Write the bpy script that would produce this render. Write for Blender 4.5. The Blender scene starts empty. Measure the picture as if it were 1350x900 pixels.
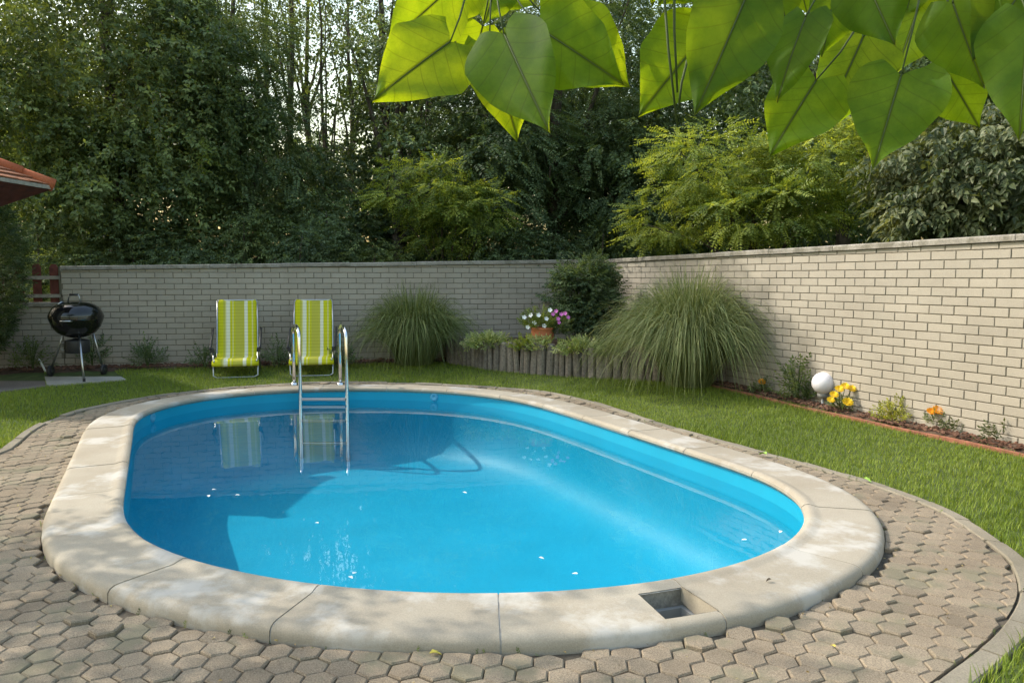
import bpy, math, random
import numpy as np
from mathutils import Vector, Matrix
R = math.radians
rng = np.random.default_rng(7)
random.seed(7)
sc = bpy.context.scene
col = sc.collection

# ------------------------------------------------------------------ camera, sky, sun, exposure
FPX, CX, CY, HC = 1020.0, 675.0, 450.0, 1.45
PITCH = math.atan((450 - 366) / FPX)
cam = bpy.data.cameras.new('camera'); cam_o = bpy.data.objects.new('camera', cam); col.objects.link(cam_o)
cam.sensor_width = 36; cam.lens = 36 * FPX / 1350; cam.clip_start = 0.05; cam.clip_end = 1500
cam_o.location = (0, 0, HC); cam_o.rotation_euler = (R(90) - PITCH, 0, 0)
sc.camera = cam_o

SUN_EL, SUN_XY = R(42), (-0.955, 0.297)
w = bpy.data.worlds.new('World'); sc.world = w; w.use_nodes = True
nt = w.node_tree; bg = nt.nodes['Background']
sky = nt.nodes.new('ShaderNodeTexSky'); sky.sky_type = 'NISHITA'; sky.sun_disc = False
sky.sun_elevation = SUN_EL; sky.sun_rotation = math.atan2(SUN_XY[0], SUN_XY[1])
sky.air_density = 2.2; sky.dust_density = 2.8; sky.ozone_density = 1.2
nt.links.new(sky.outputs[0], bg.inputs[0]); bg.inputs[1].default_value = 0.15
sun = bpy.data.lights.new('sun', 'SUN'); sun_o = bpy.data.objects.new('sun', sun); col.objects.link(sun_o)
sun.energy = 2.0; sun.angle = R(0.55); sun.color = (1.0, 0.93, 0.80)
to_sun = Vector((SUN_XY[0] * math.cos(SUN_EL), SUN_XY[1] * math.cos(SUN_EL), math.sin(SUN_EL)))
sun_o.rotation_euler = (-to_sun).to_track_quat('-Z', 'Y').to_euler(); sun_o.location = (-20, 6, 18)
sc.view_settings.view_transform = 'Standard'; sc.view_settings.look = 'None'
sc.view_settings.exposure = 1.12; sc.view_settings.gamma = 1.0; sc.view_settings.use_curve_mapping = False
sc.render.engine = 'CYCLES'
cy = sc.cycles
cy.max_bounces = 8; cy.diffuse_bounces = 4; cy.glossy_bounces = 3; cy.transmission_bounces = 4; cy.transparent_max_bounces = 8
cy.use_denoising = True; cy.use_adaptive_sampling = True; cy.adaptive_threshold = 0.02
cy.caustics_reflective = False; cy.caustics_refractive = False

# ------------------------------------------------------------------ pixel helpers
_c, _s = math.cos(PITCH), math.sin(PITCH)
def ray(px, py):
    x = (px - CX) / FPX; y = -(py - CY) / FPX
    return np.array([x, _c + y * _s, -_s + y * _c])
def at(px, py, z):                      # point on the horizontal plane z
    d = ray(px, py); t = (z - HC) / d[2]
    return np.array([d[0] * t, d[1] * t, z])
def deep(px, py, Y):                    # point at forward distance Y
    d = ray(px, py); t = Y / d[1]
    return np.array([d[0] * t, Y, HC + d[2] * t])
def project(P):
    P = np.atleast_2d(P); x = P[:, 0]; q = P[:, 2] - HC
    fz = P[:, 1] * _c - q * _s; up = P[:, 1] * _s + q * _c
    fz = np.where(fz < 0.05, 0.05, fz)
    return np.c_[CX + FPX * x / fz, CY - FPX * up / fz], fz
def sstep(t):
    t = np.clip(t, 0, 1); return t * t * (3 - 2 * t)

# ------------------------------------------------------------------ object helpers
WORLD = {}
def tag(o, label=None, cat=None, group=None, kind=None):
    if label: o['label'] = label
    if cat: o['category'] = cat
    if group: o['group'] = group
    if kind: o['kind'] = kind
    return o
def thing(name, label, cat, loc, group=None):
    o = bpy.data.objects.new(name, None); col.objects.link(o); o.empty_display_size = 0.1
    o.location = tuple(float(v) for v in loc); WORLD[o.name] = np.array(loc, float)
    return tag(o, label, cat, group)
def add(name, VF, mat, parent=None, smooth=False, tint=None, kind=None, origin=None):
    V, F = VF
    V = np.asarray(V, float)
    L = WORLD[parent.name] if parent else (np.array(origin, float) if origin is not None else np.zeros(3))
    me = bpy.data.meshes.new(name); me.from_pydata((V - L).tolist(), [], F); me.update()
    if smooth: me.polygons.foreach_set('use_smooth', np.ones(len(me.polygons), bool))
    if tint is not None: set_tint(me, tint)
    o = bpy.data.objects.new(name, me); col.objects.link(o); me.materials.append(mat)
    if parent: o.parent = parent
    elif origin is not None: o.location = tuple(L)
    WORLD[o.name] = L
    if kind: o['kind'] = kind
    return o
def set_tint(me, tint):
    a = me.attributes.new('tint', 'FLOAT', 'POINT')
    a.data.foreach_set('value', np.broadcast_to(np.asarray(tint, np.float32), (len(me.vertices),)).copy())
def cloud(name, TV, TF, P, M, S, tint, mat, parent=None, kind=None, smooth=False):
    """one mesh of many copies of a small template: TV (n,3), TF (m,k)"""
    TV = np.asarray(TV, np.float32); TF = np.asarray(TF, np.int32); N = len(P); n = len(TV); k = TF.shape[1]
    L = WORLD[parent.name] if parent else np.zeros(3)
    S = np.asarray(S, float)
    loc = TV[None] * (S[:, None, None] if S.ndim == 1 else S[:, None, :])
    V = np.einsum('nij,nkj->nki', M, loc) + (np.asarray(P) - L)[:, None, :]
    F = (TF[None] + (np.arange(N) * n)[:, None, None]).reshape(-1)
    nf = N * len(TF)
    me = bpy.data.meshes.new(name)
    me.vertices.add(N * n); me.vertices.foreach_set('co', V.astype(np.float32).reshape(-1))
    me.loops.add(nf * k); me.loops.foreach_set('vertex_index', F)
    me.polygons.add(nf); me.polygons.foreach_set('loop_start', np.arange(nf, dtype=np.int32) * k)
    me.update(calc_edges=True); me.validate()
    me.polygons.foreach_set('use_smooth', np.full(len(me.polygons), smooth))
    set_tint(me, np.repeat(tint, n))
    o = bpy.data.objects.new(name, me); col.objects.link(o); me.materials.append(mat)
    if parent: o.parent = parent
    WORLD[o.name] = L
    if kind: o['kind'] = kind
    return o
def cat(parts):
    Vs, Fs, n = [], [], 0
    for V, F in parts:
        V = np.asarray(V, float); Vs.append(V); Fs += [tuple(i + n for i in f) for f in F]; n += len(V)
    return np.vstack(Vs), Fs
def tube(pts, rad, n=8, cap=True):
    P = np.asarray(pts, float); m = len(P)
    rad = np.broadcast_to(np.asarray(rad, float), (m,))
    T = np.gradient(P, axis=0); T /= np.linalg.norm(T, axis=1)[:, None] + 1e-9
    ref = np.array([0, 0, 1.0]) if abs(T[0][2]) < .9 else np.array([1.0, 0, 0])
    V = []; u = np.cross(T[0], ref); u /= np.linalg.norm(u)
    for i in range(m):
        u = u - T[i] * (u @ T[i]); u /= np.linalg.norm(u) + 1e-9; v = np.cross(T[i], u)
        for k in range(n):
            a = 2 * math.pi * k / n; V.append(P[i] + rad[i] * (math.cos(a) * u + math.sin(a) * v))
    F = [(i * n + k, i * n + (k + 1) % n, (i + 1) * n + (k + 1) % n, (i + 1) * n + k) for i in range(m - 1) for k in range(n)]
    if cap: F += [tuple(range(n))[::-1], tuple((m - 1) * n + k for k in range(n))]
    return np.array(V), F
def lathe(prof, n=24, c=(0, 0, 0), cap=False):
    V, F = [], []; m = len(prof)
    for r, z in prof:
        for k in range(n):
            a = 2 * math.pi * k / n; V.append((c[0] + r * math.cos(a), c[1] + r * math.sin(a), c[2] + z))
    for i in range(m - 1):
        for k in range(n): F.append((i * n + k, i * n + (k + 1) % n, (i + 1) * n + (k + 1) % n, (i + 1) * n + k))
    if cap: F += [tuple(range(n))[::-1], tuple((m - 1) * n + k for k in range(n))]
    return np.array(V), F
def box(c, size, rz=0.0, ch=0.0, M=None):
    """box with chamfered edges on the top face (ch)"""
    hx, hy, hz = (s / 2 for s in size); c = np.array(c, float)
    V = [(-hx, -hy, -hz), (hx, -hy, -hz), (hx, hy, -hz), (-hx, hy, -hz)]
    if ch:
        V += [(-hx, -hy, hz - ch), (hx, -hy, hz - ch), (hx, hy, hz - ch), (-hx, hy, hz - ch)]
        V += [(-hx + ch, -hy + ch, hz), (hx - ch, -hy + ch, hz), (hx - ch, hy - ch, hz), (-hx + ch, hy - ch, hz)]
    else: V += [(-hx, -hy, hz), (hx, -hy, hz), (hx, hy, hz), (-hx, hy, hz)]
    V = np.array(V)
    if M is None: M = np.array(Matrix.Rotation(rz, 3, 'Z'))
    V = V @ np.asarray(M).T + c
    F = [(3, 2, 1, 0)] + [(i, (i + 1) % 4, (i + 1) % 4 + 4, i + 4) for i in range(4)]
    if ch: F += [(i + 4, (i + 1) % 4 + 4, (i + 1) % 4 + 8, i + 8) for i in range(4)] + [(8, 9, 10, 11)]
    else: F += [(4, 5, 6, 7)]
    return V, F
def prism(poly, z0, z1):
    n = len(poly); V = [(p[0], p[1], z0) for p in poly] + [(p[0], p[1], z1) for p in poly]
    F = [tuple(range(n))[::-1], tuple(range(n, 2 * n))] + [(i, (i + 1) % n, (i + 1) % n + n, i + n) for i in range(n)]
    return np.array(V), F

# ------------------------------------------------------------------ materials
def mat(name, rough=0.8, spec=0.3):
    m = bpy.data.materials.new(name); m.use_nodes = True; t = m.node_tree; b = t.nodes['Principled BSDF']
    b.inputs['Roughness'].default_value = rough; b.inputs['Specular IOR Level'].default_value = spec
    return m, t, b
def N(t, kind, **kw):
    n = t.nodes.new(kind)
    for k, v in kw.items():
        if k in n.inputs: n.inputs[k].default_value = v
        else: setattr(n, k, v)
    return n
def noise(t, scale, detail=4, rough=0.55, obj=False, vec=None):
    n = N(t, 'ShaderNodeTexNoise', Scale=scale, Detail=detail, Roughness=rough)
    if vec is not None: t.links.new(vec, n.inputs['Vector'])
    else:
        c = N(t, 'ShaderNodeTexCoord') if obj else N(t, 'ShaderNodeNewGeometry')
        t.links.new(c.outputs['Object' if obj else 'Position'], n.inputs['Vector'])
    return n.outputs['Fac']
def ramp(t, fac, stops):
    r = N(t, 'ShaderNodeValToRGB'); e = r.color_ramp.elements
    while len(e) < len(stops): e.new(0.5)
    for i, (p, c) in enumerate(stops):
        e[i].position = p; e[i].color = (*c, 1) if len(c) == 3 else c
    t.links.new(fac, r.inputs[0]); return r.outputs[0]
def mix(t, fac, a, b, mode='MIX'):
    m = N(t, 'ShaderNodeMix', data_type='RGBA', blend_type=mode)
    for sock, v in ((0, fac), (6, a), (7, b)):
        if hasattr(v, 'is_linked') or isinstance(v, bpy.types.NodeSocket): t.links.new(v, m.inputs[sock])
        else: m.inputs[sock].default_value = v if sock == 0 else (*v, 1)
    return m.outputs[2]
def bump(t, b, h, strength=0.4, dist=0.01):
    n = N(t, 'ShaderNodeBump', Strength=strength, Distance=dist)
    t.links.new(h, n.inputs['Height']); t.links.new(n.outputs[0], b.inputs['Normal'])
def tint_node(t): return N(t, 'ShaderNodeAttribute', attribute_name='tint').outputs['Fac']
def math_n(t, op, a, b=None):
    n = N(t, 'ShaderNodeMath', operation=op)
    for i, v in enumerate((a, b)):
        if v is None: continue
        if isinstance(v, bpy.types.NodeSocket): t.links.new(v, n.inputs[i])
        else: n.inputs[i].default_value = v
    return n.outputs[0]
def simple(name, c, rough=0.6, metal=0.0, spec=0.4, nscale=None, var=0.25, bumpy=0.0):
    m, t, b = mat(name, rough, spec); b.inputs['Metallic'].default_value = metal
    b.inputs['Base Color'].default_value = (*c, 1)
    if nscale:
        f = noise(t, nscale, 5); lo = tuple(v * (1 - var) for v in c); hi = tuple(min(1, v * (1 + var)) for v in c)
        t.links.new(ramp(t, f, [(0.3, lo), (0.7, hi)]), b.inputs['Base Color'])
        if bumpy: bump(t, b, f, bumpy, 0.005)
    return m
def stone(name, c1, c2, fine, speck=0.25, rough=0.9, stain=None, bumps=0.35, dirt=None):
    """speckled stone: broad tone change, fine grain, per-piece tint, optional pale bloom"""
    m, t, b = mat(name, rough, 0.2)
    base = ramp(t, noise(t, 1.7, 5, 0.6), [(0.35, c1), (0.68, c2)])
    g = noise(t, fine, 2, 0.7)
    base = mix(t, 1.0, base, ramp(t, g, [(0.25, (1 - speck,) * 3), (0.75, (1 + speck * .4,) * 3)]), 'MULTIPLY')
    if stain:
        s = ramp(t, noise(t, stain[1], 6, 0.62), [(stain[2], (0, 0, 0)), (stain[2] + .1, (1, 1, 1))])
        k = N(t, 'ShaderNodeMath', operation='MULTIPLY'); k.inputs[1].default_value = stain[3]
        t.links.new(s, k.inputs[0]); base = mix(t, k.outputs[0], base, stain[0])
    if dirt:
        s = ramp(t, noise(t, dirt[1], 5, 0.7), [(dirt[2], (0, 0, 0)), (dirt[2] + .14, (1, 1, 1))])
        k = math_n(t, 'MULTIPLY', s, dirt[3]); base = mix(t, k, base, dirt[0])
    tn = tint_node(t)
    base = mix(t, 1.0, base, ramp(t, tn, [(0, (.84, .835, .83)), (1, (1.12, 1.10, 1.08))]), 'MULTIPLY')
    t.links.new(base, b.inputs['Base Color']); bump(t, b, g, bumps, 0.004)
    return m
def leafmat(name, dark, mid, light, trans=0.35, tcol=None, rough=0.5):
    m, t, b = mat(name, rough, 0.35)
    base = ramp(t, tint_node(t), [(0.0, dark), (0.5, mid), (1.0, light)])
    t.links.new(base, b.inputs['Base Color'])
    tr = N(t, 'ShaderNodeBsdfTranslucent'); mx = N(t, 'ShaderNodeMixShader'); mx.inputs[0].default_value = trans
    c = mix(t, 1.0, base, tcol or (1.7, 1.5, 0.5), 'MULTIPLY'); t.links.new(c, tr.inputs[0])
    t.links.new(b.outputs[0], mx.inputs[1]); t.links.new(tr.outputs[0], mx.inputs[2])
    t.links.new(mx.outputs[0], t.nodes['Material Output'].inputs[0])
    return m

M_COPING = stone('coping_stone', (.325, .285, .225), (.40, .36, .295), 170, .2, .85, ((.50, .485, .46), 1.9, .53, .7), .3, ((.24, .215, .17), 5.0, .60, .45))
M_MORTAR = simple('joint_mortar', (.42, .40, .36), .95, nscale=30)
M_PAVER = stone('paver_concrete', (.255, .205, .15), (.36, .30, .225), 190, .6, .95, ((.17, .16, .11), 3.4, .52, .7), .9)
M_BED = simple('paver_bed_sand', (.085, .07, .052), .98, nscale=40, var=.45)
M_KERB = stone('kerb_concrete', (.215, .19, .145), (.30, .27, .215), 150, .35, .95, None, .6, ((.16, .15, .09), 5, .6, .6))
M_BRICK = stone('sand_lime_brick', (.35, .318, .27), (.41, .375, .32), 120, .14, .9, None, .25, ((.33, .31, .26), 1.1, .62, .35))
M_WALLM = simple('wall_mortar', (.17, .15, .115), .95, nscale=25)
M_CAP = stone('cap_concrete', (.26, .24, .21), (.37, .35, .31), 60, .35, .95, ((.13, .12, .09), 6, .5, .6), .6)
M_SOIL = simple('bed_soil', (.075, .045, .03), .98, nscale=18, var=.5, bumpy=.8)
M_LAWN = simple('lawn_soil', (.06, .085, .02), .98, nscale=9, var=.4)
M_LINER = simple('pool_liner', (.007, .31, .48), .5, spec=.3, nscale=2.0, var=.05)
M_CHROME = simple('polished_steel', (.72, .73, .75), .12, 1.0)
M_STEEL = simple('grey_tube', (.42, .43, .45), .3, 1.0)
M_BLACKP = simple('black_plastic', (.025, .025, .028), .45)
M_ENAMEL = simple('black_enamel', (.008, .008, .009), .06, spec=.6)
M_WOODG = stone('weathered_timber', (.19, .165, .14), (.30, .27, .235), 35, .5, .95, ((.10, .085, .07), 3, .55, .6), .8)
M_WOODR = simple('red_brown_wood', (.13, .04, .03), .8, nscale=14, var=.35)
M_SOFFIT = simple('soffit_boards', (.10, .028, .024), .75, nscale=10, var=.3)
M_TILE = stone('roof_clay', (.33, .13, .075), (.42, .19, .11), 60, .35, .9, ((.25, .17, .13), 4, .55, .6), .6)
M_RIDGE = stone('ridge_clay', (.40, .105, .05), (.48, .15, .07), 60, .3, .9, None, .5)
M_PALE = simple('pale_wood', (.30, .27, .23), .9, nscale=20)
M_TERRA = simple('terracotta', (.50, .17, .075), .85, nscale=12, var=.2)
M_SLAB = stone('pale_slab', (.34, .32, .28), (.42, .40, .35), 70, .25, .95, ((.24, .23, .2), 3, .55, .4), .5)
M_PATIO = stone('patio_slab', (.17, .14, .12), (.23, .20, .17), 70, .3, .95, None, .5)
M_BARK = simple('bark', (.075, .06, .045), .95, nscale=12, var=.45, bumpy=.9)
M_GLOBE = simple('opal_plastic', (.78, .75, .80), .25, spec=.5)
M_DARKW = simple('skimmer_water', (.16, .145, .085), .08, nscale=6, var=.3)
M_PETW = simple('white_petal', (.80, .80, .78), .6)
M_PETP = simple('pink_petal', (.62, .16, .48), .6)
M_ORANGE = simple('orange_petal', (.85, .33, .01), .6, nscale=60, var=.35)
M_YELLOW = simple('yellow_petal', (.85, .55, .02), .6, nscale=60, var=.3)
M_EDGE = simple('edging_red', (.26, .105, .065), .9, nscale=15, var=.3)
M_CHIP = stone('bark_chip', (.12, .06, .04), (.21, .12, .085), 40, .4)
M_LITTER = leafmat('dry_litter', (.10, .07, .035), (.26, .19, .07), (.42, .36, .14), .15)
M_DEADLEAF = simple('fallen_leaf', (.55, .45, .08), .7, nscale=40)
M_GREENLEAF = simple('green_leaf_fallen', (.25, .42, .06), .6, nscale=40)
M_VINE = simple('vine_stem', (.28, .25, .16), .8)
M_TWIG = simple('green_twig', (.055, .08, .02), .7)
# water: clear, faintly rippled, mirror-like at a grazing view
M_WATER, t, b = mat('pool_water', .0, .5)
fr = N(t, 'ShaderNodeLayerWeight', Blend=.5); gl = N(t, 'ShaderNodeBsdfGlossy', Roughness=0.0); tr = N(t, 'ShaderNodeBsdfTransparent', Color=(.86, .96, .98, 1)); mx = N(t, 'ShaderNodeMixShader')
bp = N(t, 'ShaderNodeBump', Strength=.05, Distance=.02)
t.links.new(noise(t, 2.6, 3, .5), bp.inputs['Height'])
t.links.new(bp.outputs[0], fr.inputs['Normal']); t.links.new(bp.outputs[0], gl.inputs['Normal'])
t.links.new(math_n(t, 'ADD', math_n(t, 'MULTIPLY', math_n(t, 'POWER', fr.outputs['Facing'], 5.0), .98), .02), mx.inputs[0]); t.links.new(tr.outputs[0], mx.inputs[1]); t.links.new(gl.outputs[0], mx.inputs[2])
t.links.new(mx.outputs[0], t.nodes['Material Output'].inputs[0])
# striped sling fabric (stripes run along the chair, cross weave between)
M_SLING, t, b = mat('lime_striped_fabric', .8, .2)
co = N(t, 'ShaderNodeTexCoord'); sx = N(t, 'ShaderNodeSeparateXYZ'); t.links.new(co.outputs['Object'], sx.inputs[0])
u = math_n(t, 'ADD', math_n(t, 'MULTIPLY', sx.outputs[0], 1 / .56), 0.5)
L0, L1, WH, PL = (.66, .65, .02), (.58, .56, .08), (.85, .85, .66), (.74, .72, .26)
st = [(0, L0), (.155, L0), (.16, L1), (.2, PL), (.225, PL), (.23, WH), (.315, WH), (.32, L0), (.37, L0), (.375, PL), (.40, PL), (.405, L0), (.44, L0), (.445, L1), (.66, L1), (.665, WH), (.745, WH), (.75, L0), (.84, L0), (.845, PL), (.875, PL), (.88, L0)]
r_ = N(t, 'ShaderNodeValToRGB'); r_.color_ramp.interpolation = 'CONSTANT'
e = r_.color_ramp.elements
while len(e) < len(st): e.new(.5)
for i, (p, c) in enumerate(st): e[i].position = p; e[i].color = (*c, 1)
t.links.new(u, r_.inputs[0])
wv = N(t, 'ShaderNodeTexWave', wave_type='BANDS', bands_direction='Z', Scale=7.0); t.links.new(co.outputs['Object'], wv.inputs['Vector'])
base = mix(t, 1.0, r_.outputs[0], ramp(t, wv.outputs['Fac'], [(0.1, (.88, .88, .84)), (.5, (1, 1, 1))]), 'MULTIPLY')
t.links.new(base, b.inputs['Base Color'])
tr = N(t, 'ShaderNodeBsdfTranslucent'); t.links.new(base, tr.inputs[0]); mx = N(t, 'ShaderNodeMixShader'); mx.inputs[0].default_value = .3
t.links.new(b.outputs[0], mx.inputs[1]); t.links.new(tr.outputs[0], mx.inputs[2]); t.links.new(mx.outputs[0], t.nodes['Material Output'].inputs[0])
# grass and leaves
M_GRASS = leafmat('grass_blade', (.085, .13, .012), (.175, .25, .025), (.31, .36, .065), .3, (1.4, 1.3, .6), .6)
M_REED = leafmat('reed_blade', (.06, .09, .025), (.14, .185, .055), (.34, .37, .17), .3, (1.3, 1.2, .7), .5)
M_LDARK = leafmat('leaf_dark', (.042, .07, .035), (.095, .145, .066), (.18, .245, .11), .30)
M_LMID = leafmat('leaf_mid', (.042, .072, .028), (.11, .155, .058), (.22, .28, .10), .35)
M_LLIGHT = leafmat('leaf_light', (.06, .10, .02), (.16, .22, .045), (.34, .40, .09), .45)
M_LOLIVE = leafmat('leaf_olive', (.035, .055, .022), (.085, .11, .045), (.19, .215, .115), .3)
M_VARIEG = leafmat('leaf_variegated', (.07, .12, .03), (.22, .29, .09), (.50, .52, .26), .25)
M_LYEL = leafmat('leaf_yellow', (.10, .14, .02), (.30, .32, .05), (.48, .46, .10), .3)

# big heart leaves: veins drawn from the leaf's own coordinates
M_HEART, t, b = mat('heart_leaf', .62, .25)
uv = N(t, 'ShaderNodeUVMap', uv_map='leaf'); sx = N(t, 'ShaderNodeSeparateXYZ'); t.links.new(uv.outputs[0], sx.inputs[0])
au = math_n(t, 'ABSOLUTE', sx.outputs[0])
ph = math_n(t, 'FRACT', math_n(t, 'SUBTRACT', math_n(t, 'MULTIPLY', sx.outputs[1], 6.0), math_n(t, 'MULTIPLY', math_n(t, 'POWER', au, .8), 3.0)))
side = math_n(t, 'ABSOLUTE', math_n(t, 'SUBTRACT', ph, .5))
vein = ramp(t, side, [(.0, (1, 1, 1)), (.06, (0, 0, 0))])
fine_v = N(t, 'ShaderNodeTexVoronoi', feature='DISTANCE_TO_EDGE', Scale=22.0); t.links.new(uv.outputs[0], fine_v.inputs['Vector'])
net = ramp(t, fine_v.outputs['Distance'], [(.0, (1, 1, 1)), (.06, (0, 0, 0))])
mid = ramp(t, au, [(.012, (1, 1, 1)), (.03, (0, 0, 0))])
vv = math_n(t, 'MAXIMUM', math_n(t, 'MAXIMUM', math_n(t, 'MULTIPLY', vein, .6), mid), math_n(t, 'MULTIPLY', net, .22))
gcol = ramp(t, noise(t, 14, 4, .6), [(.3, (.06, .14, .012)), (.7, (.125, .235, .02))])
gcol = mix(t, 1.0, gcol, ramp(t, tint_node(t), [(0, (.36, .46, .5)), (.5, (.85, .9, .9)), (1, (1.4, 1.2, 1.0))]), 'MULTIPLY')  # per-leaf tint; its low end paints shade into the darker leaves
base = mix(t, math_n(t, 'MULTIPLY', vv, .8), gcol, (.035, .065, .006))
t.links.new(base, b.inputs['Base Color']); bump(t, b, vv, .25, .002)
tr = N(t, 'ShaderNodeBsdfTranslucent'); t.links.new(mix(t, 1.0, base, (4.2, 2.6, .45), 'MULTIPLY'), tr.inputs[0]); mx = N(t, 'ShaderNodeMixShader'); mx.inputs[0].default_value = .62
t.links.new(b.outputs[0], mx.inputs[1]); t.links.new(tr.outputs[0], mx.inputs[2]); t.links.new(mx.outputs[0], t.nodes['Material Output'].inputs[0])

# ------------------------------------------------------------------ the pool outline (plan), ground heights
PC = np.array([-.9, 6.5]); CW = .418
PR = np.array([2.343, 2.279, 2.228, 2.189, 2.16, 2.14, 2.131, 2.13, 2.139, 2.157, 2.184, 2.222, 2.271, 2.331, 2.4, 2.476, 2.554, 2.631, 2.705, 2.773, 2.838, 2.9, 2.961, 3.022, 3.082, 3.141, 3.197, 3.25, 3.299, 3.345, 3.386, 3.42, 3.445, 3.459, 3.461, 3.45, 3.425, 3.382, 3.318, 3.23, 3.117, 2.981, 2.83, 2.675, 2.53, 2.403, 2.298, 2.211, 2.138, 2.079, 2.032, 1.995, 1.967, 1.949, 1.938, 1.936, 1.942, 1.956, 1.979, 2.009, 2.049, 2.099, 2.157, 2.225, 2.301, 2.383, 2.471, 2.562, 2.654, 2.745, 2.833, 2.919, 3.001, 3.081, 3.158, 3.233, 3.305, 3.374, 3.441, 3.505, 3.563, 3.612, 3.646, 3.66, 3.651, 3.615, 3.552, 3.463, 3.349, 3.216, 3.067, 2.914, 2.766, 2.633, 2.517, 2.421])
_PRF = np.fft.rfft(PR) / len(PR)
def inner_r(ph):
    k = np.arange(len(_PRF)); c = _PRF * np.where((k == 0) | (k == len(PR) // 2), 1, 2)
    return np.real(np.exp(1j * np.outer(np.asarray(ph) + math.pi, k)) @ c)
_ph = np.linspace(-math.pi, math.pi, 1441)[:-1]
_in = PC + np.c_[inner_r(_ph) * np.cos(_ph), inner_r(_ph) * np.sin(_ph)]
_tan = np.roll(_in, -1, 0) - np.roll(_in, 1, 0); _tan /= np.linalg.norm(_tan, axis=1)[:, None]
_nor = np.c_[_tan[:, 1], -_tan[:, 0]]
_seg = np.linalg.norm(np.roll(_in, -1, 0) - _in, axis=1); _arc = np.r_[0, np.cumsum(_seg)]; PERIM = _arc[-1]
def on_curve(s, u):
    s = np.mod(np.asarray(s, float), PERIM)
    idx = np.interp(s, _arc, np.arange(1441)); i = np.floor(idx).astype(int) % 1440; f = (idx - np.floor(idx))[..., None]; j = (i + 1) % 1440
    p = _in[i] * (1 - f) + _in[j] * f; n = _nor[i] * (1 - f) + _nor[j] * f
    return p + n * np.asarray(u, float)[..., None]
_outr = _in + _nor * CW; _oa = np.arctan2(*(_outr - PC).T[::-1]); _or = np.hypot(*(_outr - PC).T); _o = np.argsort(_oa); _oa, _or = _oa[_o], _or[_o]
def coping_r(ph): return np.interp(ph, _oa, _or, period=2 * math.pi)
BT = sorted([(-179.5, 3.34), (174.6, 3.49), (163.5, 3.89), (154.1, 4.15), (148.1, 4.21), (142, 4.23), (135.8, 4.23), (125.6, 4.19), (116.6, 4.09), (104.9, 3.84), (87.5, 3.44), (77.5, 3.32), (67.1, 3.23), (59.8, 3.04), (45, 2.74), (31.5, 2.57), (18, 2.58), (8, 2.69), (-1.1, 2.87), (-12.8, 3.31), (-21, 3.73), (-25.5, 3.94), (-28.9, 4.07), (-32.7, 4.19), (-37.3, 4.35), (-43.1, 4.45), (-49.7, 4.49), (-56.2, 4.51), (-68, 4.64), (-82, 4.99), (-98, 5.19), (-120, 4.89), (-140, 4.19), (-155, 3.64), (-168, 3.37)])
_ba = np.radians([a for a, _ in BT]); _br = np.array([r for _, r in BT])
_bx = np.linspace(-math.pi, math.pi, 721)[:-1]; _bl = np.interp(_bx, _ba, _br, period=2 * math.pi)
for _ in range(12): _bl = (np.roll(_bl, 1) + 2 * _bl + np.roll(_bl, -1)) / 4
def edge_r(ph): return np.interp(ph, _bx, _bl, period=2 * math.pi)
def polar(x, y):
    dx, dy = np.asarray(x) - PC[0], np.asarray(y) - PC[1]; return np.arctan2(dy, dx), np.hypot(dx, dy)
KW = .095
def pave_z(x, y): return .055 * sstep((np.asarray(y) - 7.2) / 3.0)
def lawn_z(x, y):
    a, r = polar(x, y); d = np.maximum(r - edge_r(a) - KW, 0)
    z = pave_z(x, y) - .012 + .055 * sstep(d / 1.3) + .055 * sstep((np.asarray(y) - 9.6) / 2.0)
    return z
def ground(px, py, z0=.08):
    z = z0
    for _ in range(12): p = at(px, py, z); z = float(lawn_z(p[0], p[1]))
    return np.array([p[0], p[1], z])

# ------------------------------------------------------------------ pool shell, water, coping
pool = thing('swimming_pool', 'oval blue lined swimming pool with broad pale stone coping', 'pool', (PC[0], PC[1], 0))
ZW, ZF = -.092, -.86
ss = np.linspace(0, PERIM, 241)[:-1]
wall_c = on_curve(ss, np.full(240, .028))
V, F = [], []
prof = [(0, .03), (0, ZW), (0, -.46), (-.02, -.60), (-.08, -.72), (-.18, -.80), (-.32, -.845), (-.46, ZF), (None, ZF)]
for u_, z_ in prof: V += [(*p, z_) for p in (on_curve(ss, np.full(240, .028 + u_)) if u_ is not None else PC + (on_curve(ss, np.full(240, -.45)) - PC) * .75)]
for i in range(len(prof) - 1):
    for k in range(240): F.append((i * 240 + k, i * 240 + (k + 1) % 240, (i + 1) * 240 + (k + 1) % 240, (i + 1) * 240 + k))
F.append(tuple((len(prof) - 1) * 240 + k for k in range(240)))
sh_ = add('shell', (V, F), M_LINER, pool, True)
water = add('pool_water', ([(*p, ZW) for p in wall_c], [tuple(range(240))]), M_WATER)
tag(water, kind='structure')
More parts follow.
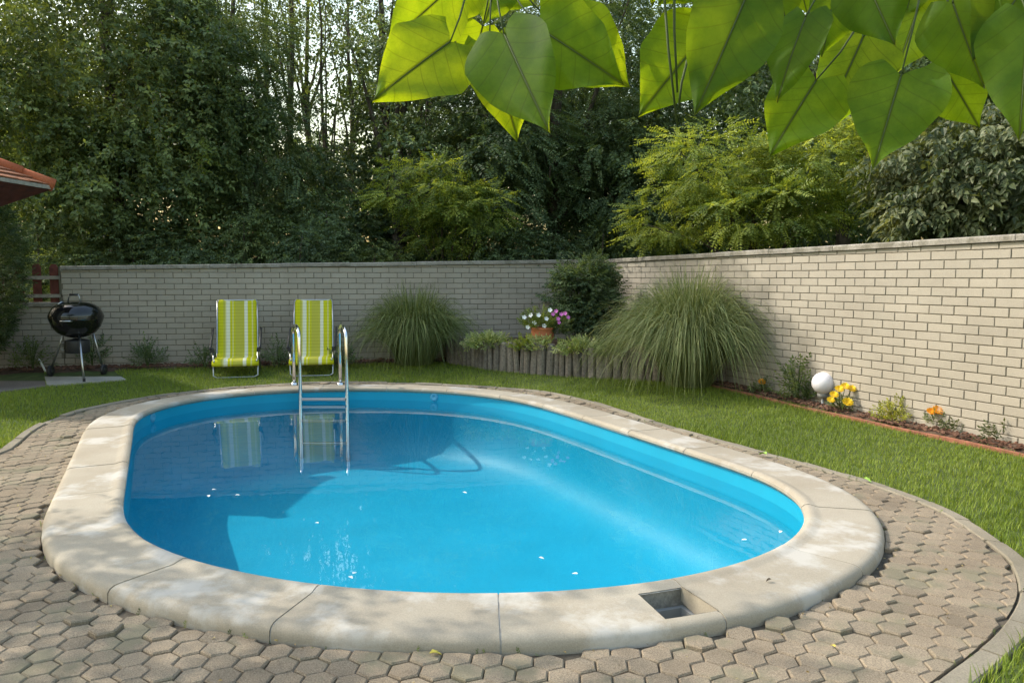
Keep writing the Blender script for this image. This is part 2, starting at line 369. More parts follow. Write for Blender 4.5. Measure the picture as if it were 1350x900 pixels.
# lip profile, inner nose to outer face
LIP = [(.028, .012), (.008, .020), (-.004, .036), (-.002, .055), (.014, .070), (.038, .075), (.062, .070), (.085, .063), (.10, .062), (.36, .060), (.385, .057), (.405, .048), (.416, .032), (.418, .01), (.418, -.06)]
SK = [at(*p, .062)[:2] for p in ((838, 780), (908, 770), (940, 808), (884, 820))]
def s_of(p):
    d = np.hypot(*(_in - p).T); return _arc[d.argmin()]
sk0 = (s_of(SK[0]) + s_of(SK[3])) / 2; sk1 = (s_of(SK[1]) + s_of(SK[2])) / 2
sk0, sk1 = min(sk0, sk1), max(sk0, sk1)
joint0 = s_of(at(662, 861, 0)[:2])
NS = 23; step = PERIM / NS
U0, U1 = 8, 9            # profile span that the skimmer opening takes
def sweep(s0, s1, dz, shrink=0.0, hole=True):
    n = max(7, int((s1 - s0) / .07)); S = list(np.linspace(s0, s1, n))
    if hole:
        for q in (sk0, sk1):
            for base_ in (q - PERIM, q, q + PERIM):
                if s0 + 1e-3 < base_ < s1 - 1e-3: S.append(base_)
    S = np.array(sorted(S)); m = len(LIP); V, F = [], []
    for s in S:
        for (u_, z_) in LIP:
            p = on_curve(s, u_ + (shrink if u_ < .2 else -shrink)); V.append((p[0], p[1], z_ - shrink + dz))
    for i in range(len(S) - 1):
        sm = ((S[i] + S[i + 1]) / 2) % PERIM
        for k in range(m - 1):
            if hole and k == U0 and sk0 < sm < sk1: continue
            F.append((i * m + k, i * m + k + 1, (i + 1) * m + k + 1, (i + 1) * m + k))
    if shrink == 0: F += [tuple(range(m))[::-1], tuple((len(S) - 1) * m + k for k in range(m))]
    return np.array(V), F
g = .0035
for i in range(NS):
    a = joint0 + i * step + (rng.uniform(-.06, .06) if 2 < i < NS - 2 else 0)
    b_ = joint0 + (i + 1) * step
    add('coping_slab', sweep(joint0 + i * step + g, joint0 + (i + 1) * step - g, rng.uniform(-.0018, .0018)), M_COPING, pool, True, rng.uniform(.35, .75))
for o in list(pool.children):
    if o.name.startswith('coping_slab'):
        o.data.set_sharp_from_angle(angle=R(38))
add('joint_mortar', sweep(0, PERIM, 0, .0045), M_MORTAR, pool, True)
sk = on_curve(np.array([sk0, sk1, sk1, sk0]), np.array([LIP[8][0], LIP[8][0], LIP[9][0], LIP[9][0]]))
Vw = [(*p, .0605) for p in sk] + [(*p, -.30) for p in sk]
Fw = [(i, (i + 1) % 4, (i + 1) % 4 + 4, i + 4) for i in range(4)] + [(4, 5, 6, 7)]
ctr = sk.mean(0)
well = add('skimmer_well', (Vw, Fw), M_CAP, pool)
inn = [(*(ctr + (p - ctr) * .985), -.02) for p in sk] + [(*(ctr + (p - ctr) * .80), -.02) for p in sk] + [(*(ctr + (p - ctr) * .80), -.1) for p in sk]
add('skimmer_rim', (inn, [(i, (i + 1) % 4, (i + 1) % 4 + 4, i + 4) for i in range(4)] + [(i + 4, (i + 1) % 4 + 4, (i + 1) % 4 + 8, i + 8) for i in range(4)]), simple('skimmer_plastic', (.24, .25, .25), .6), well)
add('skimmer_water', ([(*(ctr + (p - ctr) * .98), -.075) for p in sk], [(0, 1, 2, 3)]), M_DARKW, well)
# wall fittings: two return inlets and a lamp disc
for px, py in ((326, 546), (518, 537), (186, 587)):
    p = at(px, py, 0.0)[:2]; d = np.hypot(*(_in - p).T).argmin(); n2 = -_nor[d]; base_ = _in[d] + _nor[d] * .028
    zz = -.03
    q = Vector((n2[0], n2[1], 0)).to_track_quat('Z', 'Y').to_matrix()
    Vl, Fl = lathe([(.055, 0), (.055, .008), (.042, .016), (.02, .018), (.018, .01), (0.001, .01)], 20)
    Vl = Vl @ np.array(q).T + np.array([base_[0], base_[1], zz])
    add('inlet_fitting', (Vl, Fl), simple('inlet_plastic', (.08, .34, .52), .5), pool, True)

# ------------------------------------------------------------------ paving: bed, hexagonal pavers, kerb stones
a_ = np.linspace(-math.pi, math.pi, 361)[:-1]; V, F = [], []
for k in range(5):
    f = k / 4; r = (coping_r(a_) - .02) * (1 - f) + (edge_r(a_) + .02) * f
    x, y = PC[0] + r * np.cos(a_), PC[1] + r * np.sin(a_); V += list(zip(x, y, pave_z(x, y) - .016))
for k in range(4):
    for i in range(360): j = (i + 1) % 360; F.append((k * 360 + i, (k + 1) * 360 + i, (k + 1) * 360 + j, k * 360 + j))
paving = tag(add('paving', (V, F), M_BED), kind='structure')
HW = .118; rot = R(-5)
ux = np.array([math.cos(rot), math.sin(rot)]) * HW; uy = np.array([-math.sin(rot), math.cos(rot)]) * HW * math.sqrt(3) / 2
hexv = np.array([[math.cos(R(60 * k + 30)), math.sin(R(60 * k + 30))] for k in range(6)]) @ np.array([[math.cos(rot), math.sin(rot)], [-math.sin(rot), math.cos(rot)]])
RO = HW / math.sqrt(3) - .0022
def hex_mesh(v2):           # v2: 6 plan corners about the centre
    v2 = np.asarray(v2); lo = np.c_[v2, np.full(6, -.05)]; md = np.c_[v2, np.full(6, -.006)]; hi = np.c_[v2 * .90, np.zeros(6)]
    F = [(i, (i + 1) % 6, (i + 1) % 6 + 6, i + 6) for i in range(6)] + [(i + 6, (i + 1) % 6 + 6, (i + 1) % 6 + 12, i + 12) for i in range(6)] + [tuple(range(12, 18))]
    return np.vstack([lo, md, hi]), F
cent, cut = [], []
for i in range(-70, 71):
    for j in range(-90, 91):
        c = PC + ux * (i + .5 * (j % 2)) + uy * j
        if c[1] < 1.6: continue
        a, r = polar(*c); lo, hi = float(coping_r(a)), float(edge_r(a))
        if r < lo + .004 or r > hi + .02: continue
        vv = c + hexv * RO; aa, rr = polar(vv[:, 0], vv[:, 1]); lo2, hi2 = coping_r(aa) + .003, edge_r(aa) - .012
        clamp = (rr < lo2) | (rr > hi2); rr2 = np.clip(rr, lo2, hi2)
        cent.append(c); cut.append(PC + np.c_[np.cos(aa), np.sin(aa)] * rr2[:, None] - c if clamp.any() else None)
cent = np.array(cent)
px_, fz = project(np.c_[cent, np.zeros(len(cent))])
inview = (px_[:, 0] > -20) & (px_[:, 0] < 1370) & (px_[:, 1] < 925) & (px_[:, 1] > 480)
order = np.argsort(np.where(inview, fz, 1e3)); single = set(order[:300].tolist())
# keep out pavers that the coping hides
tints = rng.beta(1.6, 1.6, len(cent))
shared = []
for v in np.linspace(.05, .95, 8):
    me = bpy.data.meshes.new('hex_paver'); V, F = hex_mesh(hexv * RO); me.from_pydata(V.tolist(), [], F); me.materials.append(M_PAVER); set_tint(me, v); shared.append(me)
bulk, bt = [], []
for i, c in enumerate(cent):
    a, r = polar(*c); near_cop = r - coping_r(a) < .22
    dz = rng.normal(0, .0022) + (abs(rng.normal(0, .007)) if near_cop and rng.random() < .4 else 0)
    rx, ry, rz = rng.normal(0, R(1.1 if not near_cop else 2.2)), rng.normal(0, R(1.1 if not near_cop else 2.2)), rng.normal(0, R(1.0))
    z = float(pave_z(*c)) + dz
    if i in single:
        if cut[i] is None: me = shared[int(tints[i] * 7.99)]
        else:
            me = bpy.data.meshes.new('hex_paver'); V, F = hex_mesh(cut[i]); me.from_pydata(V.tolist(), [], F); me.materials.append(M_PAVER); set_tint(me, tints[i])
        o = bpy.data.objects.new('hex_paver', me); col.objects.link(o); o.parent = paving
        o.location = (c[0], c[1], z); o.rotation_euler = (rx, ry, rz if cut[i] is None else 0)
    else:
        V, F = hex_mesh(hexv * RO if cut[i] is None else cut[i])
        Mx = np.array(Matrix.Rotation(rx, 3, 'X') @ Matrix.Rotation(ry, 3, 'Y')); bulk.append((V @ Mx.T + [c[0], c[1], z], F)); bt += [tints[i]] * 18
add('hex_paver_field', cat(bulk), M_PAVER, paving, tint=np.array(bt), kind='stuff')
# kerb of short concrete stones around the paving
per = np.c_[PC[0] + edge_r(a_) * np.cos(a_), PC[1] + edge_r(a_) * np.sin(a_)]
kerb = thing('paving_kerb', 'low concrete kerb stones edging the hexagonal pavers along the lawn', 'kerb', (per[200][0], per[200][1], 0))
al = np.r_[0, np.cumsum(np.linalg.norm(np.roll(per, -1, 0) - per, axis=1))]; nk = int(al[-1] / .38)
for k in range(nk):
    sA, sB = al[-1] * k / nk + .004, al[-1] * (k + 1) / nk - .004
    th = np.interp(np.linspace(sA, sB, 4), al, np.r_[a_, math.pi])
    ri = edge_r(th); jit = rng.normal(0, .005); dz = rng.normal(0, .004)
    ins = np.c_[PC[0] + (ri + jit) * np.cos(th), PC[1] + (ri + jit) * np.sin(th)]; outs = np.c_[PC[0] + (ri + KW + jit) * np.cos(th), PC[1] + (ri + KW + jit) * np.sin(th)]
    if ins[:, 1].max() < 1.2: continue
    c1 = ins + (outs - ins) * .09; c2 = ins + (outs - ins) * .91
    V, F = [], []
    for q in range(4):
        z = float(pave_z(*ins[q])) + .006 + dz
        V += [(*ins[q], z - .12), (*ins[q], z - .009), (*c1[q], z), (*c2[q], z), (*outs[q], z - .009), (*outs[q], z - .12)]
    for q in range(3):
        for e_ in range(5): F.append((q * 6 + e_, q * 6 + e_ + 1, q * 6 + e_ + 7, q * 6 + e_ + 6))
    F += [tuple(range(6)), tuple(range(18, 24))[::-1]]
    add('kerb_stone', (V, F), M_KERB, kerb, tint=rng.uniform(.2, .9))

# ------------------------------------------------------------------ walls
CORNER = np.array([1.49, 12.65]); RDIR = np.array([2.705, -6.31]); RDIR /= np.linalg.norm(RDIR)
BDIR = np.array([-7.92, -1.57]); BDIR /= np.linalg.norm(BDIR)
RN = np.array([RDIR[1], -RDIR[0]]);  RN = RN if RN[0] < 0 else -RN         # face normals, towards the pool
BN = np.array([-BDIR[1], BDIR[0]]);  BN = BN if BN[1] < 0 else -BN
# lawn: one sheet from the kerb to the horizon
rings = [-.02, .05, .15, .3, .5, .75, 1.0, 1.3, 1.7, 2.2, 3, 5, 10, 25, 80, 400]; V, F = [], []
for d in rings:
    r = edge_r(a_) + KW + d; x, y = PC[0] + r * np.cos(a_), PC[1] + r * np.sin(a_); V += list(zip(x, y, lawn_z(x, y) - (.02 if d < 0 else 0)))
for k in range(len(rings) - 1):
    for i in range(360): j = (i + 1) % 360; F.append((k * 360 + i, (k + 1) * 360 + i, (k + 1) * 360 + j, k * 360 + j))
tag(add('lawn', (V, F), M_LAWN, smooth=True), kind='structure')

BWID, CH = .25, .082
def brick_mesh(tint, l=BWID - .009, h=CH - .009):
    V, F = box((0, 0, 0), (l, h, .03), 0, .0028); me = bpy.data.meshes.new('brick')
    V = np.c_[V[:, 0], -V[:, 2], V[:, 1]]          # face looks to local -Y
    me.from_pydata(V.tolist(), [], F); me.materials.append(M_BRICK); set_tint(me, tint); return me, V, F
BM = [brick_mesh(v) for v in np.linspace(.28, .72, 9)]
def build_wall(name, label, A, D, Nn, length, zb, top0, top1, nmax, ztilt=0.0, cap_len=1.0, phase=0.0, capw=.27):
    """A plan corner on the face, D along, Nn outward face normal, wall top runs from top0 (at A) to top1"""
    L0 = np.array([A[0] + D[0] * length / 2, A[1] + D[1] * length / 2, zb])
    w_ = thing(name, label, 'wall', L0)
    top = lambda s: top0 + (top1 - top0) * np.clip(s / length, 0, 1)
    CT = .055
    ss = np.linspace(0, length, 9); V, F = [], []
    for s in ss:
        p = A + D * s; q = p - Nn * .22; zt = top(s) - CT
        V += [(*p, zb - .35), (*p, zt), (*q, zt), (*q, zb - .35)]
    for k in range(8):
        for e_ in range(4): F.append((k * 4 + e_, k * 4 + (e_ + 1) % 4, (k + 1) * 4 + (e_ + 1) % 4, (k + 1) * 4 + e_))
    F += [(0, 1, 2, 3), (35, 34, 33, 32)]
    add('mortar_core', (V, F), M_WALLM, w_)
    # cap stones
    nc = max(1, round(length / cap_len))
    for k in range(nc):
        s0, s1 = length * k / nc + .003, length * (k + 1) / nc - .003; V = []
        for s in (s0, s1):
            p = A + D * s + Nn * .035; q = A + D * s - Nn * (.22 + .035); z = top(s) + 0
            V += [(*p, z - CT + .0), (*p, z - .012), (*(p - Nn * .012), z), (*(q + Nn * .012), z), (*q, z - .012), (*q, z - CT)]
        F = [(e_, (e_ + 1) % 6, (e_ + 1) % 6 + 6, e_ + 6) for e_ in range(6)] + [tuple(range(6))[::-1], tuple(range(6, 12))]
        o = add('cap_stone', (V, F), M_CAP, w_, tint=rng.uniform(.2, .8)); o.location.z += rng.uniform(-.003, .003)
    rows = []
    ncourse = int((max(top0, top1) - zb + .35) / CH) + 1
    for c in range(-3, ncourse):
        z0 = zb + c * CH
        off = (0 if c % 2 else .5) * BWID + phase + rng.normal(0, .006)
        for i in range(-1, int(length / BWID) + 2):
            s0 = i * BWID + off; s1 = s0 + BWID
            s0c, s1c = max(s0, 0), min(s1, length)
            if s1c - s0c < .03: continue
            sc_ = (s0c + s1c) / 2; h = min(CH, float(top(sc_)) - CT - .004 - z0)
            if h < .02: continue
            rows.append((sc_, z0 + h / 2, (s1c - s0c - .009) / (BWID - .009), (h - .009) / (CH - .009)))
    rows = np.array(rows)
    P = np.c_[A[0] + D[0] * rows[:, 0], A[1] + D[1] * rows[:, 0], rows[:, 1]]; P[:, :2] += Nn * -.008
    uv_, fz = project(P); ok = (uv_[:, 0] > -5) & (uv_[:, 0] < 1355) & (rows[:, 1] > lawn_z(P[:, 0], P[:, 1]))
    e1, _ = project(P + np.r_[D * .12, 0]); e0, _ = project(P - np.r_[D * .12, 0])
    size = np.abs(e1[:, 0] - e0[:, 0]) * rows[:, 3] * rows[:, 2]
    order = np.argsort(-np.where(ok, size, -1)); single = set(order[:nmax].tolist())
    ang = math.atan2(-Nn[0], Nn[1]) + math.pi     # local -Y -> Nn
    Mr = np.array(Matrix.Rotation(ang, 3, 'Z'))
    bp_, bs, bt_ = [], [], []
    for i in range(len(P)):
        k = int(rng.beta(2.5, 2.5) * 8.99); dp = Nn * rng.normal(0, .0012); p = P[i] + np.r_[dp, 0]
        if i in single:
            o = bpy.data.objects.new('brick', BM[k][0]); col.objects.link(o); o.parent = w_
            o.location = tuple(p - L0); o.rotation_euler = (0, 0, ang); o.scale = (rows[i, 2], 1, rows[i, 3])
        else: bp_.append(p); bs.append((rows[i, 2], 1, rows[i, 3])); bt_.append(.28 + k * .055)
    if bp_:
        quad = [f for f in BM[0][2]]
        cloud('brick_field', BM[0][1], quad, bp_, np.repeat(Mr[None], len(bp_), 0), np.array(bs), np.array(bt_), M_BRICK, w_, 'stuff')
    return w_
build_wall('garden_wall', 'sunlit pale brick garden wall behind the globe lamp and marigolds', CORNER, RDIR, RN, 12.6, .05, 1.745, 1.86, 300)
build_wall('garden_wall', 'shaded pale brick garden wall behind the two lime deck chairs', CORNER - BDIR * .0, BDIR, BN, 8.08, .05, 1.745, 1.615, 300, phase=.07)
LOWA = CORNER + BDIR * 8.085
build_wall('low_wall', 'low stretch of pale brick wall beneath the dark picket fence', LOWA, BDIR, BN, 2.6, .05, 1.10, 1.09, 300, phase=.03)

# ------------------------------------------------------------------ picket fence on the low wall
fs = LOWA + BDIR * .02 - BN * .10
fence = thing('picket_fence', 'dark red-brown picket fence with pale rails above the low wall', 'fence', (*fs, 1.09))
fang = math.atan2(BDIR[1], BDIR[0])
for k in range(9):
    p = fs + BDIR * (.10 + k * .225)
    Vp, Fp = prism([(-.055, 0), (.055, 0), (.055, .5), (.03, .545), (-.03, .545), (-.055, .5)], -.011, .011)
    Vp = np.c_[Vp[:, 0], Vp[:, 2], Vp[:, 1]]; Mz = np.array(Matrix.Rotation(fang, 3, 'Z'))
    add('picket', (Vp @ Mz.T + [p[0], p[1], 1.10 + rng.normal(0, .006)], Fp), M_WOODR, fence)
for z in (1.19, 1.45):
    p = fs + BDIR * 1.1 + BN * .032
    add('rail', box((p[0], p[1], z), (2.2, .035, .05), fang), M_PALE, fence)
for d in (.0, 2.2):
    p = fs + BDIR * d + BN * .0
    add('post', box((p[0], p[1], 1.35), (.06, .06, .52), fang), M_STEEL, fence)

# ------------------------------------------------------------------ soil beds along the walls, bark chips
def bed(name, A, D, Nn, s0, s1, w0, n=60):
    V, F = [], []
    for i, s in enumerate(np.linspace(s0, s1, n)):
        wd = w0 * (1 + .18 * math.sin(i * .9) + .1 * math.sin(i * 2.3))
        for k in range(4):
            p = A + D * s + Nn * (wd * k / 3 - (.01 if k == 0 else 0)); V.append((p[0], p[1], float(lawn_z(*p)) + (.03, .042, .035, .004)[k] + rng.normal(0, .004)))
    for i in range(n - 1):
        for k in range(3): F.append((i * 4 + k, i * 4 + k + 1, i * 4 + k + 5, i * 4 + k + 4))
    tag(add(name, (V, F), M_SOIL, smooth=True), kind='structure')
bed('soil_bed', CORNER, RDIR, RN, 2.6, 11.5, .27, 90)
bed('soil_bed', CORNER, BDIR, BN, 2.4, 10.2, .36, 80)
def rand_rot(n, tilt=1.0):
    e_ = rng.normal(0, tilt, (n, 2)); z = rng.uniform(0, 2 * math.pi, n)
    out = np.empty((n, 3, 3))
    for i in range(n): out[i] = np.array(Matrix.Rotation(z[i], 3, 'Z') @ Matrix.Rotation(e_[i, 0], 3, 'X') @ Matrix.Rotation(e_[i, 1], 3, 'Y'))
    return out
chip = box((0, 0, 0), (1, .55, .22))
pos, tn = [], []
for A, D, Nn, s0, s1, w0, n in ((CORNER, RDIR, RN, 2.6, 8.5, .24, 900), (CORNER, BDIR, BN, 2.4, 10.0, .34, 1500)):
    for _ in range(n):
        p = A + D * rng.uniform(s0, s1) + Nn * rng.uniform(.01, w0); pos.append((p[0], p[1], float(lawn_z(*p)) + .042 + rng.uniform(0, .006))); tn.append(rng.uniform(0, 1))
tag(cloud('bark_mulch', chip[0], chip[1], np.array(pos), rand_rot(len(pos), .3), rng.uniform(.015, .05, len(pos)), np.array(tn), M_CHIP), 'brown bark mulch strewn along the foot of the brick walls', 'mulch', kind='stuff')

# thin red-brown edging between the sunlit bed and the lawn
ed = thing('bed_edging', 'thin red-brown edging strip between lawn and sunlit wall bed', 'edging', (*(CORNER + RDIR * 6 + RN * .29), .05))
for k in range(12):
    s0_, s1_ = 2.9 + k * .7 + .003, 2.9 + (k + 1) * .7 - .003; V = []
    for s_0 in np.linspace(s0_, s1_, 4):
        p = CORNER + RDIR * s_0 + RN * (.285 + .008 * math.sin(s_0 * 3)); q = p + RN * .028; z_ = float(lawn_z(*p)) + .034 + .004 * math.sin(s_0 * 5)
        V += [(*p, z_ - .07), (*p, z_), (*q, z_ - .003), (*q, z_ - .07)]
    add('edging_strip', (V, [(i * 4 + a2, i * 4 + (a2 + 1) % 4, i * 4 + 4 + (a2 + 1) % 4, i * 4 + 4 + a2) for i in range(3) for a2 in range(4)] + [(3, 2, 1, 0), (12, 13, 14, 15)]), M_EDGE, ed)

# ------------------------------------------------------------------ lawn grass
def in_walls(x, y, m1=.22, m2=.30):
    P = np.c_[x, y] - CORNER; return (P @ RN > m1) & (P @ BN > m2)
PL = [ground(593, 479), ground(640, 487), ground(700, 492.5), ground(780, 498), ground(860, 503), ground(915, 506)]
PL2 = np.array([p[:2] for p in PL])
SLAB = [at(58, 496, .1), at(140, 487, .1), at(167, 502, .1), at(62, 509, .1)]
PATIO = [at(-60, 493, .1), at(56, 487, .1), at(61, 509.5, .1), at(-60, 524, .1)]
def inside(poly, x, y):
    n = len(poly); r = np.zeros(len(x), bool)
    for i in range(n):
        x1, y1 = poly[i][:2]; x2, y2 = poly[(i + 1) % n][:2]
        c = ((y1 > y) != (y2 > y)) & (x < (x2 - x1) * (y - y1) / (y2 - y1 + 1e-12) + x1); r ^= c
    return r
planter_poly = [*PL2.tolist(), (PL2[-1] + RDIR * .1 + np.array([.7, .1])).tolist(), CORNER.tolist(), (CORNER + BDIR * 2.2).tolist()]
n0 = 600000
x = rng.uniform(-7.5, 5.2, n0); y = rng.uniform(2.2, 12.6, n0)
a, r = polar(x, y); d = r - edge_r(a) - KW
ok = (d > -.012) & in_walls(x, y) & ~inside(planter_poly, x, y) & ~inside(SLAB, x, y) & ~inside(PATIO, x, y)
x, y, d = x[ok], y[ok], d[ok]
z = lawn_z(x, y); uv_, fz = project(np.c_[x, y, z]); ok = (uv_[:, 0] > -350) & (uv_[:, 0] < 2100) & (uv_[:, 1] < 1150) & (rng.random(len(x)) < np.clip(9.5 / fz, .62, 1))
x, y, z, d = x[ok], y[ok], z[ok], d[ok]; n = len(x)
blade = np.array([(-.5, 0, 0), (.5, 0, 0), (-.32, .35, .55), (.36, .35, .55), (.0, .9, 1.0)]); bf = np.array([(0, 1, 3), (0, 3, 2), (2, 3, 4)])
yaw = rng.uniform(0, 2 * math.pi, n); c_, s_ = np.cos(yaw), np.sin(yaw)
Mg = np.zeros((n, 3, 3)); Mg[:, 0, 0] = c_; Mg[:, 0, 1] = -s_; Mg[:, 1, 0] = s_; Mg[:, 1, 1] = c_; Mg[:, 2, 2] = 1
hgt = rng.uniform(.022, .052, n) * (1 + .25 * np.sin(x * 2.1 + 1) * np.sin(y * 1.7)) + np.where(d < .05, rng.uniform(0, .02, n), 0)
Sg = np.c_[rng.uniform(.003, .0062, n), hgt * rng.uniform(.2, .9, n), hgt]
tg = np.clip(.48 + .15 * np.sin(x * 1.3 + y * .7) * np.sin(y * 1.9 - x) + rng.normal(0, .2, n), 0, 1)
tag(cloud('grass', blade, bf, np.c_[x, y, z - .004], Mg, Sg, tg, M_GRASS), 'short mown green lawn grass around the pool paving', 'grass', kind='stuff')

# ------------------------------------------------------------------ slabs under the barbecue
sl = tag(add('concrete_pad', prism([p[:2] for p in SLAB], .04, .118), M_SLAB, tint=.6), 'pale concrete pad on which the kettle barbecue stands', 'slab')
pt = tag(add('patio_slab', prism([p[:2] for p in PATIO], .04, .105), M_PATIO, tint=.5), 'brown-grey patio slab beside the barbecue pad', 'slab')

# ------------------------------------------------------------------ timber palisade planter
pal = thing('palisade', 'raised planter edge of upright weathered grey timber posts', 'planter', PL[2])
def along(poly, d):
    seg = np.linalg.norm(np.diff(poly, axis=0), axis=1); ac = np.r_[0, np.cumsum(seg)]
    return np.array([np.interp(d, ac, poly[:, k]) for k in range(2)])
ret = PL2[0] + np.array([-.08, .62])                          # short return to the wall on the shaded side
line = np.vstack([ret, PL2, PL2[-1] + np.array([.5, -.02])])
tot = np.linalg.norm(np.diff(line, axis=0), axis=1).sum(); dd = 0.0
while dd < tot:
    wd = rng.uniform(.075, .125); c = along(line, dd + wd / 2); e2 = along(line, min(tot, dd + wd)) - along(line, dd); an = math.atan2(e2[1], e2[0])
    gz = float(lawn_z(*c)); f = min(1, dd / 2.8); hh = .41 + rng.normal(0, .013) - .05 * max(0, (dd - 2.4) / 1.6)
    k = 9; ang_ = np.linspace(0, 2 * math.pi, k, endpoint=False) + rng.uniform(0, 1); rr = 1 + rng.normal(0, .06, k)
    V, F = [], []; tw = rng.normal(0, .012, 2)
    for q, (zz, sc_) in enumerate(((-.12, 1), (.0, 1), (.5, .98), (.97, .95), (1.0, .84))):
        for b_, a2 in enumerate(ang_):
            V.append((wd * .485 * sc_ * rr[b_] * math.cos(a2) + tw[0] * zz, wd * .43 * sc_ * rr[b_] * math.sin(a2) + tw[1] * zz, zz * hh))
    for q in range(4):
        for b_ in range(k): F.append((q * k + b_, q * k + (b_ + 1) % k, (q + 1) * k + (b_ + 1) % k, (q + 1) * k + b_))
    F.append(tuple(4 * k + b_ for b_ in range(k)))
    V = np.array(V) @ np.array(Matrix.Rotation(an, 3, 'Z')).T + [c[0], c[1], gz]
    add('post', (V, F), M_WOODG, pal, tint=rng.uniform(0, 1)); dd += wd + rng.uniform(-.002, .006)
n = 24; top_pts = [along(line, tot * k / (n - 1)) for k in range(n)]
V = [(*p, float(lawn_z(*p)) + .33) for p in top_pts]
for k, p in enumerate(top_pts):
    q = CORNER + BDIR * 2.2 * (1 - k / (n - 1)) + RDIR * 3.0 * max(0, (k / (n - 1) - .45) / .55) + np.array([0, -.0]); V.append((*q, .50))
add('planter_soil', (V, [(k, k + 1, n + k + 1, n + k) for k in range(n - 1)]), M_SOIL, pal)

# ------------------------------------------------------------------ leaf templates
def leaf_t(w_=.5, fold=.12, curl=.15):
    return np.array([(0, 0, 0), (-w_ * .45, .28, fold * .9), (-w_ * .36, .66, fold * .7 - curl * .4), (0, 1, -curl), (w_ * .36, .66, fold * .7 - curl * .4), (w_ * .45, .28, fold * .9), (0, .5, -.02)]), \
        np.array([(0, 6, 1), (1, 6, 2), (2, 6, 3), (3, 6, 4), (4, 6, 5), (5, 6, 0)])
def leaf_q(w_=.45):
    return np.array([(0, 0, 0), (-w_ / 2, .45, .08), (0, 1, -.06), (w_ / 2, .45, .08)]), np.array([(0, 2, 1), (0, 3, 2)])
def basis(d, up):
    """rotation matrices whose local Y follows d and local Z leans to up"""
    d = d / (np.linalg.norm(d, axis=1)[:, None] + 1e-9); x = np.cross(d, up); x /= np.linalg.norm(x, axis=1)[:, None] + 1e-9; z = np.cross(x, d)
    return np.stack([x, d, z], axis=2)
def join_t(items):
    Vs, Fs, n = [], [], 0
    for V, F in items: Vs.append(V); Fs.append(F + n); n += len(V)
    return np.vstack(Vs), np.vstack(Fs)
_r = np.random.default_rng(3)
def sprig_t(nl=7, w_=.5, L=.09, length=.22, q=False, droop=.5):
    it = []
    for k in range(nl):
        f = (k + .3) / nl; p = np.array([0, length * f, -droop * .25 * length * f * f])
        side = -1 if k % 2 else 1; yaw = side * (1.05 - .5 * f) if k < nl - 1 else 0
        V, F = leaf_q(w_) if q else leaf_t(w_)
        Mx = np.array(Matrix.Rotation(-yaw, 3, 'Z') @ Matrix.Rotation(_r.normal(-.25 * droop, .3), 3, 'X') @ Matrix.Rotation(_r.normal(0, .4), 3, 'Y'))
        it.append((V * L * _r.uniform(.75, 1.15) @ Mx.T + p, F))
    return join_t(it)
def frond_t(pairs=7, L=.045, length=.26):
    it = []
    for k in range(pairs):
        f = .18 + .8 * k / pairs; p = np.array([0, length * f, -.10 * length * f * f * 2])
        for side in (-1, 1):
            V, F = leaf_q(.5); Mx = np.array(Matrix.Rotation(-side * 1.25, 3, 'Z') @ Matrix.Rotation(_r.normal(-.2, .18), 3, 'X') @ Matrix.Rotation(_r.normal(0, .2), 3, 'Y'))
            it.append((V * L * (1.1 - .45 * abs(f - .5)) @ Mx.T + p, F))
    V, F = leaf_q(.5); it.append((V * L + [0, length, -.2 * length], F))
    return join_t(it)
T_BROAD = sprig_t(7, .52, .085, .22, q=True); T_SMALL = sprig_t(9, .5, .05, .17, q=True); T_NEAR = sprig_t(7, .55, .10, .26, droop=1.2)
T_FROND = frond_t(); T_FROND2 = frond_t(9, .055, .38); T_BUSH = sprig_t(8, .45, .035, .09, q=True); T_VINE = sprig_t(6, .6, .075, .2, q=False, droop=1.6)

def unit(n):
    v = rng.normal(0, 1, (n, 3)); return v / np.linalg.norm(v, axis=1)[:, None]
def crown(name, ells, n_clump, clump_r, per, T, scale, M_, parent, tint0=.45, droop=.35, spread=.22, flat=.6, bias=None, kind=None):
    """ells: ellipsoids (cx,cy,cz,rx,ry,rz); clumps of sprigs over them"""
    vol = np.array([e_[3] * e_[4] * e_[5] for e_ in ells]) ** .67; cnt = rng.multinomial(n_clump, vol / vol.sum())
    P, D, U, S, Tn = [], [], [], [], []
    for e_, m in zip(ells, cnt):
        if not m: continue
        c = np.array(e_[:3]); rad = np.array(e_[3:]); v = unit(m); cc = c + v * rad * (rng.uniform(.35, 1, (m, 1)) ** .6)
        for k in range(m):
            cr = clump_r * rng.uniform(.6, 1.35); q = unit(per); q[:, 2] = np.abs(q[:, 2]) * np.where(rng.random(per) < .72, 1, -1)
            off = q * np.array([cr, cr, cr * flat]) * (rng.uniform(.35, 1, (per, 1)) ** .5)
            P.append(cc[k] + off); out = q + v[k] * .6 + rng.normal(0, .35, (per, 3)); out[:, 2] = out[:, 2] * .5 - droop; D.append(out)
            U.append(rng.normal(0, .35, (per, 3)) + [0, 0, 1]); S.append(scale * rng.uniform(.7, 1.25, per)); Tn.append(np.clip(tint0 + rng.normal(0, .12) + rng.normal(0, spread, per), 0, 1))
    P, D, U, S, Tn = map(np.concatenate, (P, D, U, S, Tn))
    return cloud(name, *T, P, basis(D, U), S, Tn, M_, parent, kind)
def trunk(parent, base_, pts, r0, r1, name='trunk', n=8):
    P = np.array([base_, *pts]); m = 10; tt = np.linspace(0, len(P) - 1, m)
    Q = np.c_[[np.interp(tt, np.arange(len(P)), P[:, k]) for k in range(3)]].T; Q[1:-1] += rng.normal(0, r0 * .35, (m - 2, 3))
    return add(name, tube(Q, np.linspace(r0, r1, m), n), M_BARK, parent, True)
